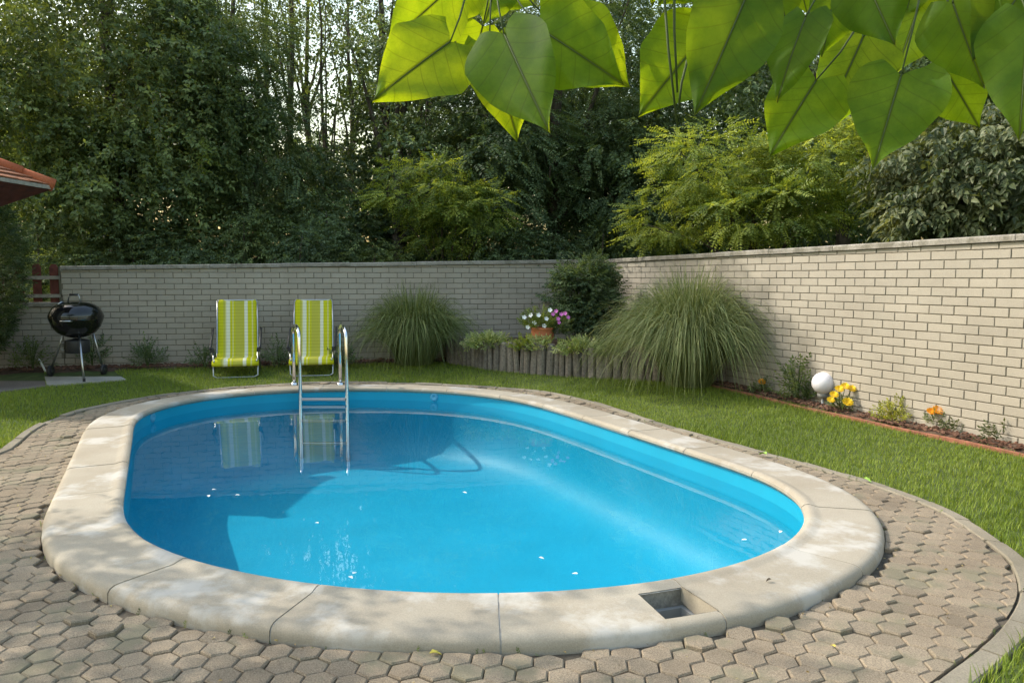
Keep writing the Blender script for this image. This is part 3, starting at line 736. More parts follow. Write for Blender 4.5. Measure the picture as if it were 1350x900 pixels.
def tree(name, label, x, y, h, ells, n_clump, clump_r, per, T, scale, M_, r0=.14, limbs=6, group=None, **kw):
    z0 = float(lawn_z(x, y)) - .05
    t_ = thing(name, label, 'tree' if 'tree' in name else 'shrub', (x, y, z0), group)
    lean = rng.normal(0, .15, 2)
    trunk(t_, (x, y, z0), [(x + lean[0] * .5, y + lean[1] * .5, h * .4), (x + lean[0], y + lean[1], h * .92)], r0, r0 * .25)
    for k in range(limbs):
        e_ = ells[k % len(ells)]; f = rng.uniform(.25, .7); s = np.array([x + lean[0] * f, y + lean[1] * f, z0 + h * f * .85]); v = unit(1)[0]
        e2 = np.array(e_[:3]) + v * np.array(e_[3:]) * .8; mid_ = (s + e2) / 2 + [0, 0, .12 * h * .3]
        trunk(t_, s, [mid_, e2], r0 * .38, r0 * .06, 'limb', 6)
    crown('crown', ells, n_clump, clump_r, per, T, scale, M_, t_, **kw)
    return t_
def X(px, Y): return (px - 675) / FPX * Y
def Z(py, Y): return HC + (366 - py) / FPX * Y

# ------------------------------------------------------------------ trees and shrubs behind the walls
tree('vine_clad_tree', 'tall tree draped in leafy vines behind the barbecue corner', -7.2, 14.2, 8.0,
     [(-7.3, 14.0, 5.6, 2.2, 1.8, 2.4), (-5.6, 13.6, 4.6, 1.2, 1.2, 1.7), (-8.6, 13.4, 4.2, 1.5, 1.2, 1.8), (-6.6, 13.3, 3.0, 1.7, .8, 1.1), (-6.9, 12.7, 9.4, 1.5, 1.3, 1.1)], 420, .55, 26, T_BROAD, 1.1, M_LMID, .2, 7, tint0=.52, droop=.8)  # the highest ellipsoid is out of view, added to dapple the right wall
tree('feathery_tree', 'dark tree with drooping feathery leaves next to the vine-draped tree', X(325, 15), 15.0, 7.5,
     [(X(310, 15), 15, 5.4, 1.2, 1.3, 2.2), (X(345, 14.4), 14.4, 3.4, 1.1, .9, 1.1)], 120, .55, 24, T_FROND2, 1.1, M_LDARK, .15, 6, tint0=.6, droop=.7)
for k, (px, Yd, h, r0) in enumerate(((300, 18, 9, .10), (352, 19.5, 10, .12), (385, 17.5, 9.5, .11), (412, 21, 11, .12), (442, 18.5, 9, .08), (470, 20, 10, .10), (505, 17, 10, .15), (560, 19, 10, .13))):
    xx = X(px, Yd)
    tree('slender_tree', 'slender bare-stemmed tree with thin foliage deep in the wood', xx, Yd, h, [(xx, Yd, h * .80, 1.3, 1.2, h * .20), (xx + .3, Yd - .5, 3.6, 1.2, .9, .9)], 34, .6, 15, T_BROAD, 1.1, M_LMID, r0, 9, 'slender trees in the wood', tint0=.5, droop=.5)
tree('dark_tree', 'dark broad tree standing behind the round bush corner', .9, 15.2, 8.5,
     [(.9, 15, 5.4, 2.6, 1.8, 2.6), (-.4, 14.2, 3.4, 1.6, 1.0, 1.2), (2.4, 14.4, 3.2, 1.7, 1.1, 1.3)], 290, .62, 24, T_FROND2, 1.15, M_LDARK, .19, 8, tint0=.5, droop=.7)
tree('dark_tree', 'dark tree rising behind the heart-leaved branch and broad-leaved shrub', 5.6, 13.4, 8.0,
     [(5.6, 13.4, 4.8, 2.4, 1.6, 2.6), (7.4, 12.2, 3.9, 1.8, 1.4, 1.9)], 190, .62, 24, T_BROAD, 1.25, M_LDARK, .17, 7, tint0=.5, droop=.6)
tree('dark_tree', 'dark trunked tree between the slender trees and the corner', X(522, 15.5), 15.5, 8.5,
     [(X(540, 15.5), 15.6, 6.6, 1.7, 1.2, 1.5), (X(590, 14.6), 14.6, 3.9, 1.3, 1.0, .9)], 70, .55, 24, T_BROAD, 1.1, M_LDARK, .16, 7, tint0=.55, droop=.6)
tree('locust_tree', 'young light green locust tree arching over the wall near the tall grass', -1.1, 13.0, 3.0,
     [(X(560, 12.9), 12.9, Z(250, 12.9), .85, .6, .42), (X(625, 12.7), 12.7, Z(275, 12.7), .6, .5, .35), (X(600, 13), 13.0, 2.2, .8, .5, .4)], 62, .30, 22, T_FROND, 1.15, M_LLIGHT, .05, 8, tint0=.5, droop=.25, flat=.22)
tree('locust_tree', 'bright sunlit locust tree with feathery leaves above the pale wall', 3.5, 11.3, 3.6,
     [(X(935, 11.3), 11.3, Z(225, 11.3), 1.0, .8, .62), (X(1080, 10.9), 10.9, Z(215, 10.9), 1.0, .8, .70), (X(1010, 10.5), 10.5, Z(280, 10.5), 1.2, .6, .40), (X(880, 11.9), 11.9, Z(290, 11.9), .6, .5, .4)], 150, .30, 24, T_FROND, 1.1, M_LLIGHT, .06, 10, tint0=.62, droop=.3, flat=.22)
tree('broadleaf_shrub', 'olive broad-leaved shrub with drooping leaves leaning over the wall cap', 5.4, 9.5, 3.0,
     [(X(1260, 9.4), 9.4, Z(225, 9.4), 1.0, .7, .62), (X(1340, 8.8), 8.8, Z(215, 8.8), .9, .7, .70), (X(1290, 8.9), 8.9, Z(280, 8.9), 1.1, .45, .28)], 150, .30, 22, T_NEAR, .95, M_LOLIVE, .05, 8, tint0=.55, droop=.7)
sh = [(110, 12.6, 2.0), (190, 13.0, 2.5), (255, 12.7, 2.1), (320, 13.1, 2.6), (390, 12.8, 2.3), (445, 13.4, 2.8), (505, 12.9, 2.0), (660, 13.3, 2.4), (730, 13.1, 2.0), (800, 13.6, 2.4), (60, 13.2, 2.6), (860, 12.9, 2.0)]
for k, (px, Yd, h) in enumerate(sh):
    xx = X(px, Yd)
    tree('woodland_shrub', 'dense dark green undergrowth shrub growing just behind the wall', xx, Yd, h, [(xx, Yd, h * .55 + .2, .75, .55, h * .38), (xx + rng.uniform(-.4, .4), Yd + .3, h * .8, .6, .5, .5)], 40, .34, 26, T_SMALL, 1.15, M_LDARK if k % 3 else M_LMID, .04, 5, 'undergrowth shrubs behind the wall', tint0=.5, droop=.5)
# the wood beyond: one mass
wp = []
for xx in np.arange(-17, 18, 1.6):
    for Yd, zz in ((21.5, 2.2), (22.5, 4.4), (24, 6.6), (25.5, 8.6)):
        px = 675 + FPX * xx / Yd
        if 300 < px < 545 and zz > 5: continue
        wp.append((xx + rng.uniform(-.5, .5), Yd + rng.uniform(-.8, .8), zz + rng.uniform(-.5, .5), 1.3, .9, 1.3))
o = crown('far_wood_foliage', wp, 1100, .85, 24, T_BROAD, 2.0, M_LDARK, None, tint0=.5, droop=.4, kind='stuff')
tag(o, 'dark mass of distant woodland foliage closing the view behind the trees', 'woodland')
wp = [(xx + rng.uniform(-.4, .4), 16.3 + rng.uniform(-.5, .5), zz + rng.uniform(-.2, .2), 1.0, .6, .8) for xx in np.arange(-14, 14.5, 1.5) for zz in (1.5, 2.3, 3.2, 4.2)]
o = crown('undergrowth_foliage', wp, 1050, .6, 26, T_BROAD, 1.35, M_LDARK, None, tint0=.45, droop=.4, kind='stuff')
tag(o, 'dark thicket of undergrowth filling the wood between the trunks', 'undergrowth')
# vines hanging from the vine-clad tree
for k, (p0, p1) in enumerate((((207, 150), (210, 222)), ((268, 180), (270, 232)), ((98, 215), (109, 322)), ((30, 140), (36, 222)), ((205, 105), (195, 160)))):
    A0, A1 = deep(*p0, 12.9), deep(*p1, 12.85)
    v_ = thing('hanging_vine', ('leafy vine strand dangling from the vine-draped tree' if k != 2 else 'long bare vine stem hanging above the barbecue'), 'vine', A1, 'hanging vines' if k != 2 else None)
    P = np.array([A0 + (A1 - A0) * f + [.05 * math.sin(5 * f + k), 0, 0] for f in np.linspace(0, 1, 10)])
    add('stem', tube(P, .006 if k != 2 else .011, 5), M_VINE, v_)
    if k != 2:
        m = 34; f = rng.uniform(0, 1, m); Q = A0 + (A1 - A0) * f[:, None] + rng.normal(0, .03, (m, 3)); D = rng.normal(0, .5, (m, 3)) + [0, -.2, -.7]
        cloud('foliage', *T_VINE, Q, basis(D, rng.normal(0, .4, (m, 3)) + [0, -.6, .7]), rng.uniform(.6, 1, m), np.clip(rng.normal(.7, .2, m), 0, 1), M_LLIGHT, v_)
# conifer at the far end of the low wall
cx_, cy_ = -7.42, 10.45
cf = thing('conifer', 'dark green conifer standing before the low wall', 'tree', (cx_, cy_, .12))
trunk(cf, (cx_, cy_, .1), [(cx_, cy_, 1.5), (cx_, cy_, 3.4)], .06, .02)
n = 7000; zz = rng.uniform(.45, 3.3, n); rad = np.interp(zz, [.45, 1.2, 2.0, 3.3], [.35, .72, .78, .1]) * rng.uniform(.6, 1.02, n); an = rng.uniform(0, 2 * math.pi, n)
P = np.c_[cx_ + rad * np.cos(an), cy_ + rad * np.sin(an), zz]; D = np.c_[np.cos(an), np.sin(an), rng.uniform(-.3, .9, n)] + rng.normal(0, .25, (n, 3))
cloud('crown', *T_BUSH, P, basis(D, rng.normal(0, .4, (n, 3)) + [0, 0, 1]), rng.uniform(1.0, 1.6, n), np.clip(rng.normal(.4, .2, n), 0, 1), M_LDARK, cf)

# ------------------------------------------------------------------ garden house roof corner
E1 = deep(71, 246, 10.0); ze = E1[2]
house = thing('garden_house', 'small garden house with red clay tiled hip roof over boarded eaves', 'house', (E1[0] - 1.2, E1[1] - .75, .0))
dv = np.array([-.09, -1.0]); dv /= np.linalg.norm(dv); du = np.array([-dv[1], dv[0]]); du = du if du[0] < 0 else -du
LY, LX = 1.5, 2.4
c0 = E1[:2]; c1_ = c0 + dv * LY; c2_ = c1_ + du * LX; c3_ = c0 + du * LX
rise = .62
ridge0 = (c0 + c1_) / 2 + du * (LY / 2); ridge1 = (c2_ + c3_) / 2 - du * (LY / 2); zr = ze + rise * LY / 2 / 1.0 * .86
def roof_face(a, b, c, d=None):
    return [np.array([*a, ze]), np.array([*b, ze]), np.array([*c, zr])] + ([np.array([*d, zr])] if d is not None else [])
for quad_ in (roof_face(c0, c1_, ridge0), roof_face(c1_, c2_, ridge1, ridge0), roof_face(c2_, c3_, ridge1), roof_face(c3_, c0, ridge0, ridge1)):
    e0, e1 = quad_[0], quad_[1]; tp0 = quad_[-1]; tp1 = quad_[2]; rowsn = 6
    nrm = np.cross(e1 - e0, tp0 - e0); nrm /= np.linalg.norm(nrm); nrm = nrm if nrm[2] > 0 else -nrm
    add('roof_deck', (np.array(quad_) - nrm * .012, [tuple(range(len(quad_)))]), M_SOFFIT, house)
    for rI in range(rowsn):
        f0, f1 = rI / rowsn, min(1, (rI + 1.12) / rowsn); a0, b0 = e0 + (tp0 - e0) * f0, e1 + (tp1 - e1) * f0; a1, b1 = e0 + (tp0 - e0) * f1, e1 + (tp1 - e1) * f1
        m = max(1, int(np.linalg.norm(b0 - a0) / .21))
        for k in range(m):
            g0, g1 = (k + .015) / m, (k + .985) / m; h_ = .028 + rng.normal(0, .003)
            q = [a0 + (b0 - a0) * g0, a0 + (b0 - a0) * g1, a1 + (b1 - a1) * g1, a1 + (b1 - a1) * g0]
            V = [q[0] + nrm * h_, q[1] + nrm * h_, q[2] + nrm * .006, q[3] + nrm * .006, q[0] + nrm * (h_ - .016), q[1] + nrm * (h_ - .016), q[2] - nrm * .008, q[3] - nrm * .008]
            add('roof_tile', (V, [(0, 1, 2, 3), (7, 6, 5, 4), (0, 4, 5, 1), (1, 5, 6, 2), (2, 6, 7, 3), (3, 7, 4, 0)]), M_TILE, house, tint=rng.uniform(.1, .9))
for a, b in ((c0, ridge0), (c1_, ridge0), (c2_, ridge1), (c3_, ridge1), (ridge0, ridge1)):
    A0 = np.array([*a, ze if a is not ridge0 else zr]); B0 = np.array([*b, zr]); m = max(2, int(np.linalg.norm(B0 - A0) / .36))
    for k in range(m):
        p, q = A0 + (B0 - A0) * (k / m), A0 + (B0 - A0) * ((k + 1.08) / m)
        add('ridge_tile', tube([p + [0, 0, .012], p + (q - p) * .5 + [0, 0, .012], q + [0, 0, .012]], [.085, .076, .068], 10), M_RIDGE, house, True, rng.uniform(.3, .8))
inn_ = [c0 + (-dv * -1 * .5 + du * .5), c1_ + (-dv * .5 + du * .5), c2_ + (-dv * .5 - du * .5), c3_ + (dv * .5 - du * .5)]
eo = [c0, c1_, c2_, c3_]
for i in range(4):
    j = (i + 1) % 4
    for k in range(5):
        f0, f1 = k / 5 + .006, (k + 1) / 5 - .006
        P = [np.array([*(eo[i] + (inn_[i] - eo[i]) * f0), ze - .03 - .31 * f0]), np.array([*(eo[j] + (inn_[j] - eo[j]) * f0), ze - .03 - .31 * f0]), np.array([*(eo[j] + (inn_[j] - eo[j]) * f1), ze - .03 - .31 * f1]), np.array([*(eo[i] + (inn_[i] - eo[i]) * f1), ze - .03 - .31 * f1])]
        V = P + [p + np.array([0, 0, .015]) for p in P]
        add('soffit_board', (V, [(3, 2, 1, 0), (4, 5, 6, 7)] + [(q, (q + 1) % 4, (q + 1) % 4 + 4, q + 4) for q in range(4)]), M_SOFFIT, house)
    m_ = (eo[i] + eo[j]) / 2; ln = np.linalg.norm(eo[j] - eo[i]); an = math.atan2(*(eo[j] - eo[i])[::-1])
    add('fascia', box((m_[0], m_[1], ze - .02), (ln - .01, .018, .045), an), M_PALE, house)
Wp = [inn_[0], inn_[1], inn_[2], inn_[3]]
add('wall', prism([tuple(p) for p in Wp], 0.0, ze - .345), simple('house_render', (.45, .40, .33), .9, nscale=8), house)

# ------------------------------------------------------------------ kettle barbecue
gx = at(103, 498, .118); gc = np.array([gx[0], gx[1] + .02, .118])
bbq = thing('kettle_barbecue', 'black enamel kettle barbecue on three steel legs with wheels', 'barbecue', gc)
RB = .325; zr_ = .82
lid = add('lid', lathe([(RB + .006, zr_ - .008), (RB + .008, zr_ + .006), (RB * .97, zr_ + .055), (RB * .86, zr_ + .115), (RB * .68, zr_ + .160), (RB * .42, zr_ + .188), (RB * .2, zr_ + .197), (.002, zr_ + .2)], 40, gc), M_ENAMEL, bbq, True)
hp = [(-.085, 0, .188), (-.065, 0, .275), (-.055, 0, .285), (.055, 0, .285), (.065, 0, .275), (.085, 0, .188)]
add('lid_handle', tube(np.array(hp) + gc + [0, -.03, zr_], .008, 6), M_STEEL, lid, True)
add('handle_grip', tube(np.array([(-.055, -.03, zr_ + .288), (.055, -.03, zr_ + .288)]) + gc, .015, 8), M_BLACKP, lid, True)
V, F = lathe([(.05, 0), (.05, .01), (.02, .014), (.002, .014)], 16); Mx = np.array(Matrix.Rotation(R(-38), 3, 'Y'))
add('vent_disc', (V @ Mx.T + gc + [-.13, -.12, zr_ + .165], F), M_STEEL, lid)
bowl = add('bowl', lathe([(RB, zr_ + .0), (RB + .006, zr_ - .012), (RB * .99, zr_ - .05), (RB * .9, zr_ - .13), (RB * .72, zr_ - .21), (RB * .45, zr_ - .262), (RB * .2, zr_ - .28), (.002, zr_ - .283)], 40, gc), M_ENAMEL, bbq, True)
add('bowl_handle', tube(np.array([(-.02, -RB - .0, zr_ - .045), (.0, -RB - .045, zr_ - .045), (.11, -RB - .04, zr_ - .045), (.13, -RB + .01, zr_ - .045)]) + gc, .011, 7), M_STEEL, bowl, True)
add('ash_catcher', lathe([(.03, zr_ - .29), (.145, zr_ - .315), (.15, zr_ - .33), (.15, zr_ - .47), (.14, zr_ - .485), (.002, zr_ - .487)], 28, gc), M_BLACKP, bbq, True)
add('catcher_handle', tube(np.array([(-.14, -.04, zr_ - .34), (-.19, -.05, zr_ - .35), (-.19, -.05, zr_ - .44), (-.14, -.04, zr_ - .45)]) + gc, .006, 6), M_STEEL, bbq, True)
for px, py, wheel in ((67, 496, 1), (111, 503, 0), (137, 494, 1)):
    ft = at(px, py, .118) - gc; ft[2] = .075 if wheel else .012; an = math.atan2(ft[1], ft[0]); top_ = np.array([math.cos(an) * .21, math.sin(an) * .21, zr_ - .20])
    lg = add('leg', tube(np.array([top_, (top_ + ft) / 2, ft]) + gc, .014, 8), M_STEEL, bbq, True)
    if wheel:
        Vw_, Fw_ = lathe([(.02, -.02), (.066, -.02), (.075, -.012), (.075, .012), (.066, .02), (.02, .02)], 20); Mx = np.array(Matrix.Rotation(R(90), 3, 'Y'))
        add('wheel', (Vw_ @ Mx.T + gc + ft + [0, 0, .001], Fw_), M_BLACKP, bbq, True)
        add('hub', tube(np.array([(-.026, 0, 0), (.026, 0, 0)]) + gc + ft, .02, 10), M_STEEL, bbq)
    else: add('leg_cap', tube(np.array([ft + [0, 0, .03], ft + [0, 0, -.012]]) + gc, .018, 8), M_BLACKP, lg)

# ------------------------------------------------------------------ folding deck chairs
def chair(px, py, rz, label):
    o3 = ground(px, py); t_ = thing('deck_chair', label, 'chair', o3, 'lime deck chairs on the lawn'); t_.rotation_euler = (0, 0, rz)
    WORLD[t_.name] = np.zeros(3)
    W2 = .275
    prof = [(-.02, .165), (-.015, .20), (.01, .235), (.05, .258), (.12, .268), (.25, .262), (.38, .252), (.45, .262), (.50, .31), (.545, .42), (.62, .62), (.70, .83), (.77, 1.01), (.785, 1.045), (.80, 1.04), (.803, 1.0)]
    V, F = [], []; m = 9
    for i, (y, z) in enumerate(prof):
        for k in range(m):
            u_ = k / (m - 1) * 2 - 1; sag = .018 * (1 - u_ * u_) * (1 if .05 < y < .74 else .2); wv_ = 1 if i < len(prof) - 4 else (1 - .05 * (i - len(prof) + 5))
            V.append((u_ * W2 * wv_ * (1.1 if y < .02 else 1.0), y + sag * (.8 if z > .3 else 0) + .003 * math.sin(7 * z + 3 * u_), z - sag * (.7 if z < .3 else .2)))
    for i in range(len(prof) - 1):
        for k in range(m - 1): F.append((i * m + k, i * m + k + 1, (i + 1) * m + k + 1, (i + 1) * m + k))
    s = add('sling', (V, F), M_SLING, t_, True)
    md = s.modifiers.new('solid', 'SOLIDIFY'); md.thickness = .004
    for sd in (-1, 1):
        x = sd * W2 * 1.0
        add('side_tube', tube([(x, -.005, .225), (x, .06, .25), (x, .40, .245), (x, .47, .262), (x, .52, .35), (x, .66, .72), (x * .985, .78, 1.02)], .0105, 8), M_STEEL, t_, True)
        xa = sd * (W2 + .045)
        arm = add('armrest', tube([(xa, .05, .40), (xa, .13, .425), (xa, .36, .53), (xa * 1.01, .62, .635)], [.014, .017, .017, .014], 8), M_BLACKP, t_, True)
        add('joint', box((sd * (W2 + .025), .10, .375), (.05, .07, .06), 0, .008), M_BLACKP, t_)
        add('arm_strut', tube([(xa * .97, .10, .39), (xa * .97, .12, .30), (xa * .96, .13, .24)], .009, 7), M_STEEL, t_, True)
    add('top_bar', tube([(-W2, .78, 1.015), (-W2 * .9, .79, 1.035), (W2 * .9, .79, 1.035), (W2, .78, 1.015)], .0105, 8), M_STEEL, t_, True)
    lx = W2 + .012
    add('front_leg', tube([(-lx, .11, .385), (-lx, .03, .12), (-lx, .0, .035), (-lx + .05, -.008, .011), (lx - .05, -.008, .011), (lx, .0, .035), (lx, .03, .12), (lx, .11, .385)], .0105, 8), M_STEEL, t_, True)
    lx = W2 + .03
    add('rear_leg', tube([(-lx, .10, .385), (-lx, .34, .14), (-lx, .42, .04), (-lx + .05, .435, .011), (lx - .05, .435, .011), (lx, .42, .04), (lx, .34, .14), (lx, .10, .385)], .0105, 8), M_STEEL, t_, True)
chair(311, 498, R(16), 'lime striped folding deck chair next to the barbecue pad')
chair(411, 496, R(11), 'lime striped folding deck chair seen behind the steel pool ladder')

# ------------------------------------------------------------------ pool ladder
lad = thing('pool_ladder', 'polished steel pool ladder with two arched handrails', 'ladder', (*at(425, 512, .1)[:2], .1))
tops = []
for pxf, pxb in ((396.5, 388), (458, 449)):
    fr_ = at(pxf, 531, ZW); bk = at(pxb, 506.5, .062)
    fr_ = fr_ + (np.r_[bk[:2] - fr_[:2], 0]) * .02
    h = .845; P = [bk + [0, 0, -.03], bk * [1, 1, 0] + [0, 0, .5]]
    dirv = (fr_ - bk) * [1, 1, 0]
    for an in np.linspace(180, 0, 11):
        P.append(np.array([bk[0], bk[1], 0]) + dirv * (.5 + .5 * math.cos(R(an))) + [0, 0, h - .13 + .13 * math.sin(R(an))])
    P += [fr_ * [1, 1, 0] + [0, 0, .4], fr_ * [1, 1, 0] + [0, 0, -.2], fr_ * [1, 1, 0] + [0, 0, -.85]]
    add('rail', tube(P, .0235, 14), M_CHROME, lad, True)
    add('flange', lathe([(.025, .03), (.045, .022), (.05, .0)], 18, (bk[0], bk[1], .060)), M_CHROME, lad, True); tops.append(fr_)
for z in (-.045, -.32, -.60):
    a, b_ = tops; m_ = (a + b_) / 2; an = math.atan2(b_[1] - a[1], b_[0] - a[0])
    add('tread', box((m_[0], m_[1], z), (np.linalg.norm(b_ - a) - .04, .075, .028), an, .006), M_STEEL, lad)

# ------------------------------------------------------------------ tall ornamental grasses
def reed(px, py, h, rad, nb, label, tint0):
    b0 = ground(px, py); t_ = thing('ornamental_grass', label, 'grass clump', b0)
    m = 8; f = np.linspace(0, 1, m)
    P = np.empty((nb, m, 3)); an = rng.uniform(0, 2 * math.pi, nb); rr = np.where(rng.random(nb) < .28, rng.uniform(0, .45, nb), rng.uniform(.2, 1, nb) ** .9); base_r = rng.uniform(0, .34, nb)
    L = h * rng.uniform(.66, 1.12, nb); reach = rad * (.15 + .95 * rr) * rng.uniform(.8, 1.15, nb); drop = rng.uniform(.35, 1.15, nb) * rr ** .7
    for i, q in enumerate(f):
        out = base_r * .8 + reach * (q ** (1.15 - .15 * rr)); z = L * (1 - .25 * rr) * np.sin(q * math.pi / 2 * (.9 + .25 * rr)) ** .85 - drop * L * q ** 2.6 * .72
        P[:, i, 0] = b0[0] + np.cos(an) * out; P[:, i, 1] = b0[1] + np.sin(an) * out; P[:, i, 2] = b0[2] + np.maximum(z, .01)
    P[:, 1:, :2] += rng.normal(0, .012, (nb, m - 1, 2)).cumsum(1)
    side = np.c_[-np.sin(an), np.cos(an), np.zeros(nb)] * .7 + rng.normal(0, .4, (nb, 3)); side /= np.linalg.norm(side, axis=1)[:, None]
    wd = rng.uniform(.0022, .0044, nb)[:, None, None] * np.array([.8, 1, 1, 1, .9, .75, .5, .12])[None, :, None]
    V = np.stack([P - side[:, None] * wd, P + side[:, None] * wd], 2).reshape(-1, 3)
    idx = (np.arange(nb) * m * 2)[:, None, None] + np.array([[2 * i, 2 * i + 1, 2 * i + 3, 2 * i + 2] for i in range(m - 1)])[None]
    me = bpy.data.meshes.new('blades'); F = idx.reshape(-1).astype(np.int32)
    me.vertices.add(len(V)); me.vertices.foreach_set('co', (V - b0).astype(np.float32).reshape(-1)); me.loops.add(len(F)); me.loops.foreach_set('vertex_index', F)
    me.polygons.add(len(F) // 4); me.polygons.foreach_set('loop_start', np.arange(len(F) // 4, dtype=np.int32) * 4); me.update(calc_edges=True); me.validate()
    set_tint(me, np.repeat(np.clip(rng.normal(tint0, .22, nb), 0, 1), m * 2)); me.materials.append(M_REED)
    o = bpy.data.objects.new('blades', me); col.objects.link(o); o.parent = t_; o['kind'] = 'stuff'
reed(547, 480.5, 1.22, .86, 4200, 'tall fountain grass clump against the shaded brick wall', .46)
reed(908, 509, 1.52, 1.08, 6500, 'large sunlit fountain grass clump spilling over the timber posts', .72)

# ------------------------------------------------------------------ planter: bush, flower pot, ground cover
zs = .52
bp_ = deep(773, 430, 11.45); bush = thing('round_bush', 'round dark green clipped bush in the wall corner', 'bush', (bp_[0], bp_[1], zs))
for k in range(5):
    v = unit(1)[0] * .3; trunk(bush, (bp_[0], bp_[1], zs - .05), [(bp_[0] + v[0] * .4, bp_[1] + v[1] * .4, zs + .4), (bp_[0] + v[0], bp_[1] + v[1], zs + .85)], .016, .005, 'stem', 5)
crown('crown', [(bp_[0], bp_[1], 1.20, .50, .42, .52), (bp_[0] + .05, bp_[1], 1.48, .34, .3, .26), (bp_[0] + .16, bp_[1] - .05, .85, .36, .3, .3)], 105, .14, 34, T_BUSH, 1.35, M_LDARK, bush, tint0=.45, droop=.1, spread=.28, flat=.9)
pp = deep(715, 446, 10.95); zp = zs - .02
pot = thing('flower_pot', 'round terracotta flower pot on the planter', 'pot', (pp[0], pp[1], zp))
add('pot_body', lathe([(.09, 0), (.12, .02), (.158, .10), (.165, .16), (.155, .215), (.168, .225), (.168, .25), (.15, .25), (.145, .2), (.002, .2)], 28, (pp[0], pp[1], zp)), M_TERRA, pot, True)
def flower(parent, c, nrm, r, M_, n=5, name='flower'):
    nrm = Vector(nrm).normalized(); q = np.array(nrm.to_track_quat('Z', 'Y').to_matrix()); V, F = [(0, 0, -.25 * r)], []
    for k in range(n):
        a0 = 2 * math.pi * k / n
        for da, rr, zz in ((-.55, .75, .05), (0, 1.0, .12), (.55, .75, .05)): V.append((rr * r * math.cos(a0 + da * 1.1), rr * r * math.sin(a0 + da * 1.1), zz * r))
        F += [(0, 1 + 3 * k, 2 + 3 * k), (0, 2 + 3 * k, 3 + 3 * k)]
    add(name, (np.array(V) @ q.T + c, F), M_, parent)
def tuft(parent, c, rad, n, T, sc_, M_, tint0, up=.5, name='foliage'):
    v = unit(n); v[:, 2] = np.abs(v[:, 2]); P = np.array(c) + v * np.array(rad) * rng.uniform(.3, 1, (n, 1)); D = v + rng.normal(0, .3, (n, 3)) + [0, 0, up]
    return cloud(name, *T, P, basis(D, rng.normal(0, .4, (n, 3)) + [0, -.3, .8]), sc_ * rng.uniform(.7, 1.2, n), np.clip(rng.normal(tint0, .2, n), 0, 1), M_, parent)
wf = thing('white_petunia', 'white flowering plant spilling from the terracotta pot', 'flowers', (pp[0], pp[1], zp + .22))
tuft(wf, (pp[0] - .05, pp[1], zp + .24), (.26, .18, .24), 260, T_BUSH, 1.0, M_LLIGHT, .4)
for dx, dz in ((-.26, .30), (-.21, .16), (-.12, .22), (-.06, .33), (.05, .28), (.02, .18), (.10, .40), (-.17, .33)): flower(wf, np.array([pp[0] + dx, pp[1] - .16, zp + .1 + dz]), (rng.normal(0, .3), -1, .5), .036, M_PETW)
pf = thing('pink_petunia', 'pink flowering plant at the side of the terracotta pot', 'flowers', (pp[0] + .2, pp[1], zp + .2))
tuft(pf, (pp[0] + .22, pp[1] + .02, zp + .16), (.2, .16, .24), 170, T_BUSH, 1.0, M_LMID, .45)
for px, py in ((729, 414), (736, 420), (740, 414), (745, 413), (749, 418), (737, 425), (733, 410)): flower(pf, deep(px, py, pp[1] - .17), (rng.normal(0, .3), -1, .4), .032, M_PETP)
for k, (px, py, wd, M_, nn, lab) in enumerate(((643, 443, .32, M_VARIEG, 110, 'variegated creeping plant spilling over the posts beside the shaded grass clump'), (690, 447, .18, M_LLIGHT, 50, 'low green creeping plant between the variegated plant and the terracotta pot'), (712, 455, .14, M_VARIEG, 46, 'small variegated plant in front of the terracotta pot'), (765, 452, .34, M_VARIEG, 110, 'variegated creeping plant along the posts below the round bush'), (805, 448, .22, M_LMID, 80, 'grey-green low plant between round bush and sunlit grass clump'))):
    c = deep(px, py, 0 + along(line, 0)[1] * 0 + np.interp(px, [600, 700, 780, 860], [11.25, 10.72, 10.35, 10.0])); c[2] = float(lawn_z(c[0], c[1])) + .33
    g_ = thing('creeping_plant', lab, 'plant', c); tuft(g_, c, (wd, .16, .15), int(nn * 2.2), T_BUSH, 1.2, M_, .6, .3)
    for q in range(4):
        b2 = c + [rng.uniform(-wd, wd) * .6, 0, 0]; add('stem', tube([b2 - [0, 0, .02], b2 + [0, -.02, .06], b2 + [0, -.06, .10]], .004, 5), M_TWIG, g_)

# ------------------------------------------------------------------ bed plants
def small_shrub(px, py, w_, h, label, M_=M_LDARK, n=70, T=T_SMALL, s=.8, tint0=.5):
    b0 = ground(px, py); b0[2] += .02; g_ = thing('bed_shrub', label, 'shrub', b0)
    for k in range(4):
        v = np.array([rng.normal(0, w_ * .35), rng.normal(0, w_ * .25), h * rng.uniform(.6, .95)]); add('stem', tube([b0 - [0, 0, .03], b0 + v * [.4, .4, .55], b0 + v], [.008, .006, .003], 5), M_TWIG, g_)
    tuft(g_, b0 + [0, 0, h * .12], (w_, w_ * .7, h * .85), n, T, s, M_, tint0, .5)
    return g_
small_shrub(43, 490, .22, .48, 'small leafy shrub growing below the picket fence', M_LMID, 80)
small_shrub(122, 486, .2, .46, 'small leafy shrub growing behind the barbecue legs', M_LDARK, 70)
small_shrub(195, 486, .22, .38, 'small dark shrub between the barbecue and the deck chair', M_LDARK, 85)
small_shrub(270, 486, .17, .28, 'low dark shrub peeking out beside the first deck chair', M_LDARK, 60)
small_shrub(367, 485, .19, .36, 'small dark shrub between the two deck chairs', M_LDARK, 75)
small_shrub(452, 485, .17, .33, 'small dark shrub behind the pool ladder rail', M_LDARK, 65)
small_shrub(1051, 531, .19, .46, 'leafy rose-like shrub beside the white globe lamp', M_LMID, 80, T_SMALL, .9, .55)
small_shrub(1064, 532, .10, .17, 'low dark leafy plant at the foot of the globe lamp', M_LDARK, 40, T_BUSH, 1.3)
